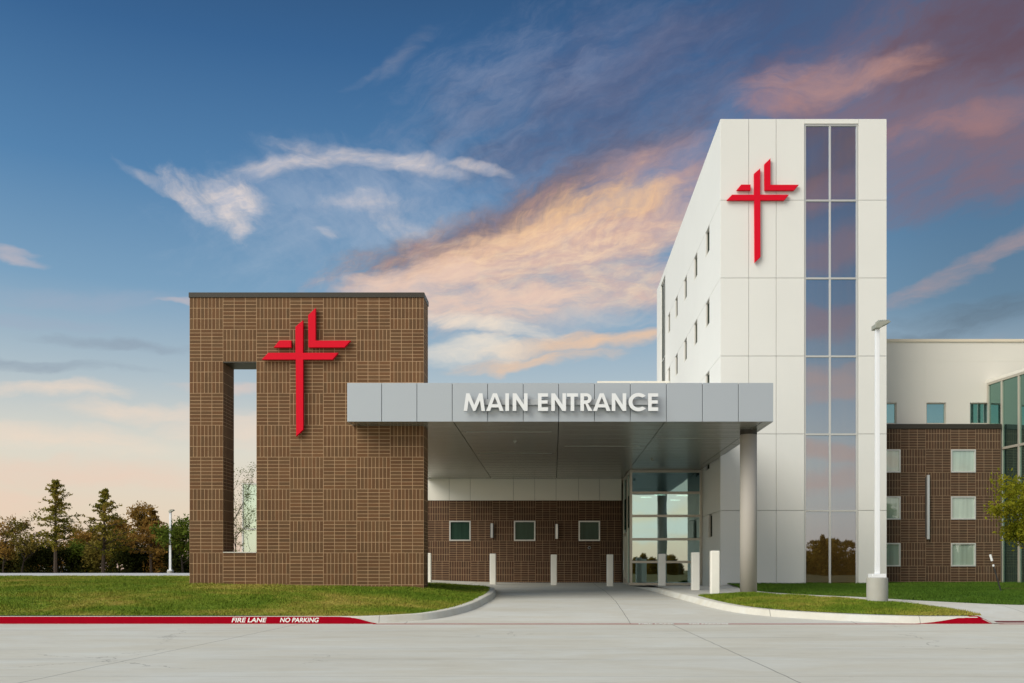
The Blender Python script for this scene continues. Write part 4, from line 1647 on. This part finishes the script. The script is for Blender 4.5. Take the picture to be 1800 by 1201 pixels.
# base gradient by elevation
eN = g.m('DIVIDE', el, .62)
base_l = g.ramp(eN, [(0, srgb(222, 192, 174)), (.08, srgb(234, 214, 190)), (.18, srgb(226, 220, 204)), (.29, srgb(178, 194, 202)), (.42, srgb(124, 162, 192)), (.58, srgb(82, 130, 174)), (.76, srgb(52, 98, 146)), (.92, srgb(38, 72, 112)), (1.0, srgb(34, 64, 100))])
base_r = g.ramp(eN, [(0, srgb(214, 196, 186)), (.12, srgb(206, 205, 202)), (.24, srgb(176, 190, 198)), (.40, srgb(96, 128, 152)), (.55, srgb(74, 112, 146)), (.75, srgb(84, 100, 130)), (1.0, srgb(64, 74, 102))])
col = g.mix(g.ss(az, .12, .45), base_l, base_r)
nis = w.node_tree.nodes.new('ShaderNodeTexSky')
nis.sky_type = 'NISHITA'
nis.sun_disc = False
nis.sun_elevation = el_s
nis.sun_rotation = az_s
nisc = g.mix(1, nis.outputs[0], (.10, .10, .10, 1), 'MULTIPLY')
col = g.mix(.10, col, nisc)

# warped coordinates for the clouds
P2 = g.vec(az, el, 0)
wn = g.noise(g.v('MULTIPLY', P2, (5, 9, 1)), 1.0, 3, .55, 0, True)
wv = g.v('SCALE', g.v('SUBTRACT', wn, (.5, .5, .5)), .045)
wn2 = g.noise(g.v('MULTIPLY', P2, (22, 40, 1)), 1.0, 3, .6, 0, True)
wv2 = g.v('SCALE', g.v('SUBTRACT', wn2, (.5, .5, .5)), .018)
Pw = g.v('ADD', g.v('ADD', P2, wv), wv2)
wa, we, _ = g.xyz(Pw)


def rot(ax, ey, ang):
    c, s = math.cos(ang), math.sin(ang)
    return (g.m('ADD', g.m('MULTIPLY', ax, c), g.m('MULTIPLY', ey, s)), g.m('ADD', g.m('MULTIPLY', ax, -s), g.m('MULTIPLY', ey, c)))


def streak(ang, sx, sy, detail=7, rough=.62, dist=.6, off=0.0):
    a, b = rot(wa, we, ang)
    return g.noise(g.vec(g.m('MULTIPLY_ADD', a, sx, off), g.m('MULTIPLY', b, sy), 0), 1.0, detail, rough, dist)


S1 = streak(R(20), 11, 30, 8, .64, .3)
S2 = streak(R(6), 12, 42, 8, .66, .3, off=7.0)
S3 = streak(R(-35), 26, 40, 8, .66, .3, off=3.0)
RIP = streak(R(70), 30, 170, 4, .6, .1, 11.0)
FINE = streak(R(15), 40, 120, 6, .65, .1, 5.0)


def blob(px, py, rx, ry, ang=0.0):
    a0, e0 = ae(px, py)
    da, de = g.m('SUBTRACT', wa, a0), g.m('SUBTRACT', we, e0)
    a, b = rot(da, de, R(ang))
    a = g.m('DIVIDE', a, rx / F)
    b = g.m('DIVIDE', b, ry / F)
    dd = g.m('ADD', g.m('MULTIPLY', a, a), g.m('MULTIPLY', b, b))
    return g.m('SUBTRACT', 1, g.m('MINIMUM', dd, 4))


def layer(col, mask, nz, amt, lo, hi, c, op=1.0):
    dsy = g.m('ADD', mask, g.m('MULTIPLY_ADD', nz, amt, -amt * .5))
    dsy = g.m('MULTIPLY', g.ss(dsy, lo, hi), op)
    return g.mix(dsy, col, c)


def union(*ms):
    r = ms[0]
    for q in ms[1:]:
        r = g.m('MAXIMUM', r, q)
    return r


# mauve veils high and to the right
col = layer(col, union(blob(1080, 190, 380, 130, 12), blob(1300, 60, 420, 90, 6)), S1, 2.4, -.1, 1.6, (*srgb(80, 88, 120), 1), .75)
col = layer(col, union(blob(1620, 170, 420, 150, 10), blob(1750, 240, 300, 110, 8)), S1, 2.2, -.2, 1.5, (*srgb(136, 108, 116), 1), .85)
col = layer(col, blob(1780, 40, 260, 90, 8), S1, 2.0, -.1, 1.3, (*srgb(92, 72, 86), 1), .7)
col = layer(col, union(blob(1420, 140, 150, 42, 6), blob(1560, 120, 110, 30, 4)), S2, 2.2, -.1, 1.6, (*srgb(208, 154, 134), 1), .58)
col = layer(col, union(blob(1690, 210, 240, 30, 8), blob(1340, 185, 90, 26, 10)), S1, 2.6, .1, 1.7, (*srgb(186, 138, 132), 1), .42)
col = layer(col, union(blob(1690, 470, 220, 20, 20), blob(1600, 620, 160, 18, 8)), S2, 2.2, .0, 1.6, (*srgb(196, 160, 150), 1), .55)
col = layer(col, union(blob(1720, 545, 150, 32, 4), blob(1640, 580, 120, 18, 4)), S2, 2.4, .0, 1.5, (*srgb(92, 108, 122), 1), .6)
# pale veil over the left middle
col = layer(col, blob(640, 350, 330, 110, 6), S3, 2.0, -.1, 2.2, (*srgb(196, 200, 214), 1), .5)
# great diagonal bank: grey upper edge, then the lit body
bank = union(blob(930, 405, 250, 66, 17), blob(1080, 390, 170, 70, 10), blob(800, 450, 200, 50, 12))
col = layer(col, union(blob(1000, 335, 260, 46, 23), blob(880, 400, 200, 55, 20), blob(760, 440, 150, 40, 12)), S1, 2.6, -.5, 1.3, (*srgb(90, 88, 110), 1), .95)
lit = g.mix(g.ss(RIP, .32, .68), (*srgb(214, 166, 146), 1), (*srgb(246, 200, 158), 1))
lit = g.mix(g.m('MULTIPLY', g.ss(FINE, .40, .72), .45), lit, (*srgb(150, 132, 142), 1))
VE = streak(R(24), 16, 46, 8, .68, .3, 21.0)
col = layer(col, union(blob(1020, 140, 330, 120, 16), blob(1180, 230, 200, 90, 20)), VE, 3.2, -.3, 2.6, (*srgb(128, 134, 162), 1), .6)
col = layer(col, union(blob(860, 170, 240, 120, 20)), VE, 3.2, .0, 2.8, (*srgb(150, 164, 190), 1), .45)
col = layer(col, union(blob(560, 400, 300, 120, 8)), VE, 3.0, .0, 2.8, (*srgb(176, 192, 210), 1), .45)
col = layer(col, blob(1010, 400, 330, 130, 20), S2, 2.2, -.1, 2.0, (*srgb(190, 164, 164), 1), .5)
col = layer(col, bank, S1, 4.6, -.5, 2.1, lit, .9)
col = layer(col, union(blob(1190, 330, 130, 80, 8), blob(1130, 300, 120, 40, 10)), VE, 2.6, -.3, 2.0, (*srgb(196, 160, 156), 1), .55)
col = layer(col, union(blob(950, 392, 190, 34, 17), blob(1100, 352, 90, 24, 8)), S1, 3.6, -.4, 1.9, (*srgb(255, 208, 152), 1), .85)
col = layer(col, union(blob(890, 372, 170, 26, 20), blob(790, 430, 110, 34, 16)), RIP, 3.2, -.2, 2.0, (*srgb(112, 104, 120), 1), .75)
col = layer(col, union(blob(960, 510, 300, 70, 6), blob(900, 450, 220, 60, 14), blob(1090, 500, 160, 46, -4), blob(1000, 440, 260, 50, 10)), S2, 2.6, -.5, 1.6, g.mix(g.ss(FINE, .3, .65), (*srgb(250, 216, 182), 1), (*srgb(226, 190, 172), 1)), .85)
col = layer(col, union(blob(720, 500, 170, 42, 12), blob(880, 545, 240, 40, 4)), S2, 2.2, -.1, 1.4, (*srgb(234, 204, 186), 1), .85)
# low bright veil and blue gap
col = layer(col, blob(1040, 565, 190, 24, 6), S2, 2.0, .1, 1.5, (*srgb(160, 184, 202), 1), .6)
col = layer(col, union(blob(1030, 604, 200, 18, 7), blob(940, 636, 170, 12, 6), blob(1120, 590, 90, 15, 8)), S2, 2.2, -.3, 1.6, (*srgb(246, 202, 160), 1), .85)
col = layer(col, union(blob(840, 580, 130, 16, -4), blob(830, 620, 120, 22, 3)), S2, 2.4, -.4, 1.8, (*srgb(246, 232, 212), 1), .85)
# white wisps
wis = g.mix(g.ss(FINE, .35, .65), (*srgb(238, 222, 212), 1), (*srgb(206, 202, 208), 1))
arc = union(blob(520, 282, 110, 17, 14), blob(620, 268, 120, 17, 1), blob(730, 281, 110, 15, -9), blob(830, 290, 70, 8, -6))
col = layer(col, arc, S2, 2.8, -.5, 2.0, wis, .85)
tri = union(blob(350, 350, 66, 20, -36), blob(398, 368, 56, 26, -42), blob(418, 335, 60, 26, -16), blob(428, 395, 20, 26, 0), blob(385, 340, 70, 30, -20))
col = layer(col, tri, S3, 2.8, -.5, 2.0, wis, .9)
col = layer(col, union(blob(265, 302, 60, 10, -22), blob(650, 350, 90, 22, 4), blob(700, 385, 80, 26, -22), blob(582, 411, 22, 12, -10)), S3, 2.6, -.3, 2.2, wis, .5)
col = layer(col, union(blob(640, 130, 60, 12, 30), blob(700, 100, 90, 22, 35)), S2, 2.0, .2, 2.4, wis, .22)
col = layer(col, union(blob(30, 442, 54, 11, -6), blob(10, 428, 60, 9, 0), blob(315, 534, 50, 7, -3)), S2, 1.6, .0, 1.3, (*srgb(222, 196, 188), 1), .5)
# low left: soft cream and pink banks with grey bellies
col = layer(col, union(blob(120, 520, 240, 24, 2), blob(40, 560, 200, 16, 0)), S2, 2.2, .1, 1.7, (*srgb(158, 172, 192), 1), .6)
col = layer(col, union(blob(190, 605, 150, 15, -2), blob(60, 650, 200, 14, 2), blob(420, 620, 120, 10, 0)), S2, 2.0, .0, 1.4, (*srgb(140, 154, 170), 1), .65)
col = layer(col, union(blob(110, 695, 130, 16, 4), blob(250, 730, 170, 20, 2), blob(60, 770, 240, 26, 0), blob(420, 760, 140, 30, 0)), S2, 2.0, -.1, 1.5, (*srgb(240, 218, 198), 1), .7)
col = layer(col, union(blob(160, 830, 300, 30, 0), blob(-60, 870, 200, 30, 0), blob(420, 690, 120, 14, 0)), S2, 1.8, -.1, 1.5, (*srgb(240, 204, 184), 1), .55)
# the part of the sky behind the viewer: pink bars, and brightness added as fill light
rear = g.ss(g.m('MULTIPLY', y, -1), -.05, .15)
def rlayer(col, mask, nz, c, op):
    dsy = g.m('MULTIPLY', g.m('MULTIPLY', g.ss(g.m('ADD', mask, g.m('MULTIPLY_ADD', nz, 2.0, -1.0)), -.1, 1.3), op), rear)
    return g.mix(dsy, col, c)
col = rlayer(col, union(blob(1460, 330, 300, 30, 8), blob(1480, 420, 260, 44, 8), blob(1460, 560, 300, 36, 4)), S1, (*srgb(190, 140, 140), 1), .5)
col = rlayer(col, union(blob(1450, 665, 300, 30, 4), blob(1480, 690, 120, 20, 4), blob(1460, 800, 300, 22, -8), blob(1460, 850, 320, 24, 6)), S2, (*srgb(236, 186, 166), 1), .55)
col = rlayer(col, union(blob(1120, 880, 120, 22, 4), blob(1190, 920, 160, 24, 2), blob(1100, 940, 120, 18, 0)), S2, (*srgb(214, 222, 222), 1), .7)
glow = g.ss(g.v('DOT_PRODUCT', dirv, (-.82, -.52, .22)), -.05, .85)
top = g.m('MULTIPLY', g.ss(el, .72, 1.2), g.ss(y, .7, .2))
col = g.mix(g.m('MULTIPLY', top, .8), col, (.62, .66, .70, 1))  # overhead sky out of view, brightened to light the ground
kf = g.m('MULTIPLY_ADD', glow, 1.15, 1.0)  # sky to the left and behind brightened to fill the facades
kf = g.m('MAXIMUM', kf, g.m('MULTIPLY_ADD', rear, .30, 1.0))
kx = g.m('SUBTRACT', kf, 1.0)
cl = g.ss(g.m('MULTIPLY', x, -1), .3, .9)
col = g.mix(1, col, g.vec(kf, g.m('MULTIPLY_ADD', kx, g.fmix(cl, .88, 1.08), 1.0), g.m('MULTIPLY_ADD', kx, g.fmix(cl, .66, 1.05), 1.0)), 'MULTIPLY')
g.put(bg.inputs[0], col)
bg.inputs[1].default_value = 1.0

# ------------------------------------------------------------------ sun
sd = bpy.data.lights.new('sun', 'SUN')
sd.energy = 3.1
sd.angle = R(42)
sd.color = (1.0, .925, .79)
so = bpy.data.objects.new('sun', sd)
COL.objects.link(so)
so.rotation_euler = SUN.to_track_quat('Z', 'Y').to_euler()
so.location = (0, 0, 40)

# ------------------------------------------------------------------ camera
cd = bpy.data.cameras.new('camera')
cd.sensor_width = 36
cd.lens = F * 36 / 1800
cd.shift_x = (900 - VX) / 1800
cd.shift_y = (VY - 600.5) / 1800
cd.clip_end = 6000
co = bpy.data.objects.new('camera', cd)
COL.objects.link(co)
co.location = (0, 0, CZ)
co.rotation_euler = (R(90), 0, 0)
scene.camera = co
scene.view_settings.view_transform = 'Standard'
scene.view_settings.look = 'None'
scene.view_settings.exposure = 0
scene.view_settings.gamma = 1
scene.cycles.max_bounces = 8
scene.cycles.transparent_max_bounces = 8
scene.cycles.sample_clamp_indirect = 6
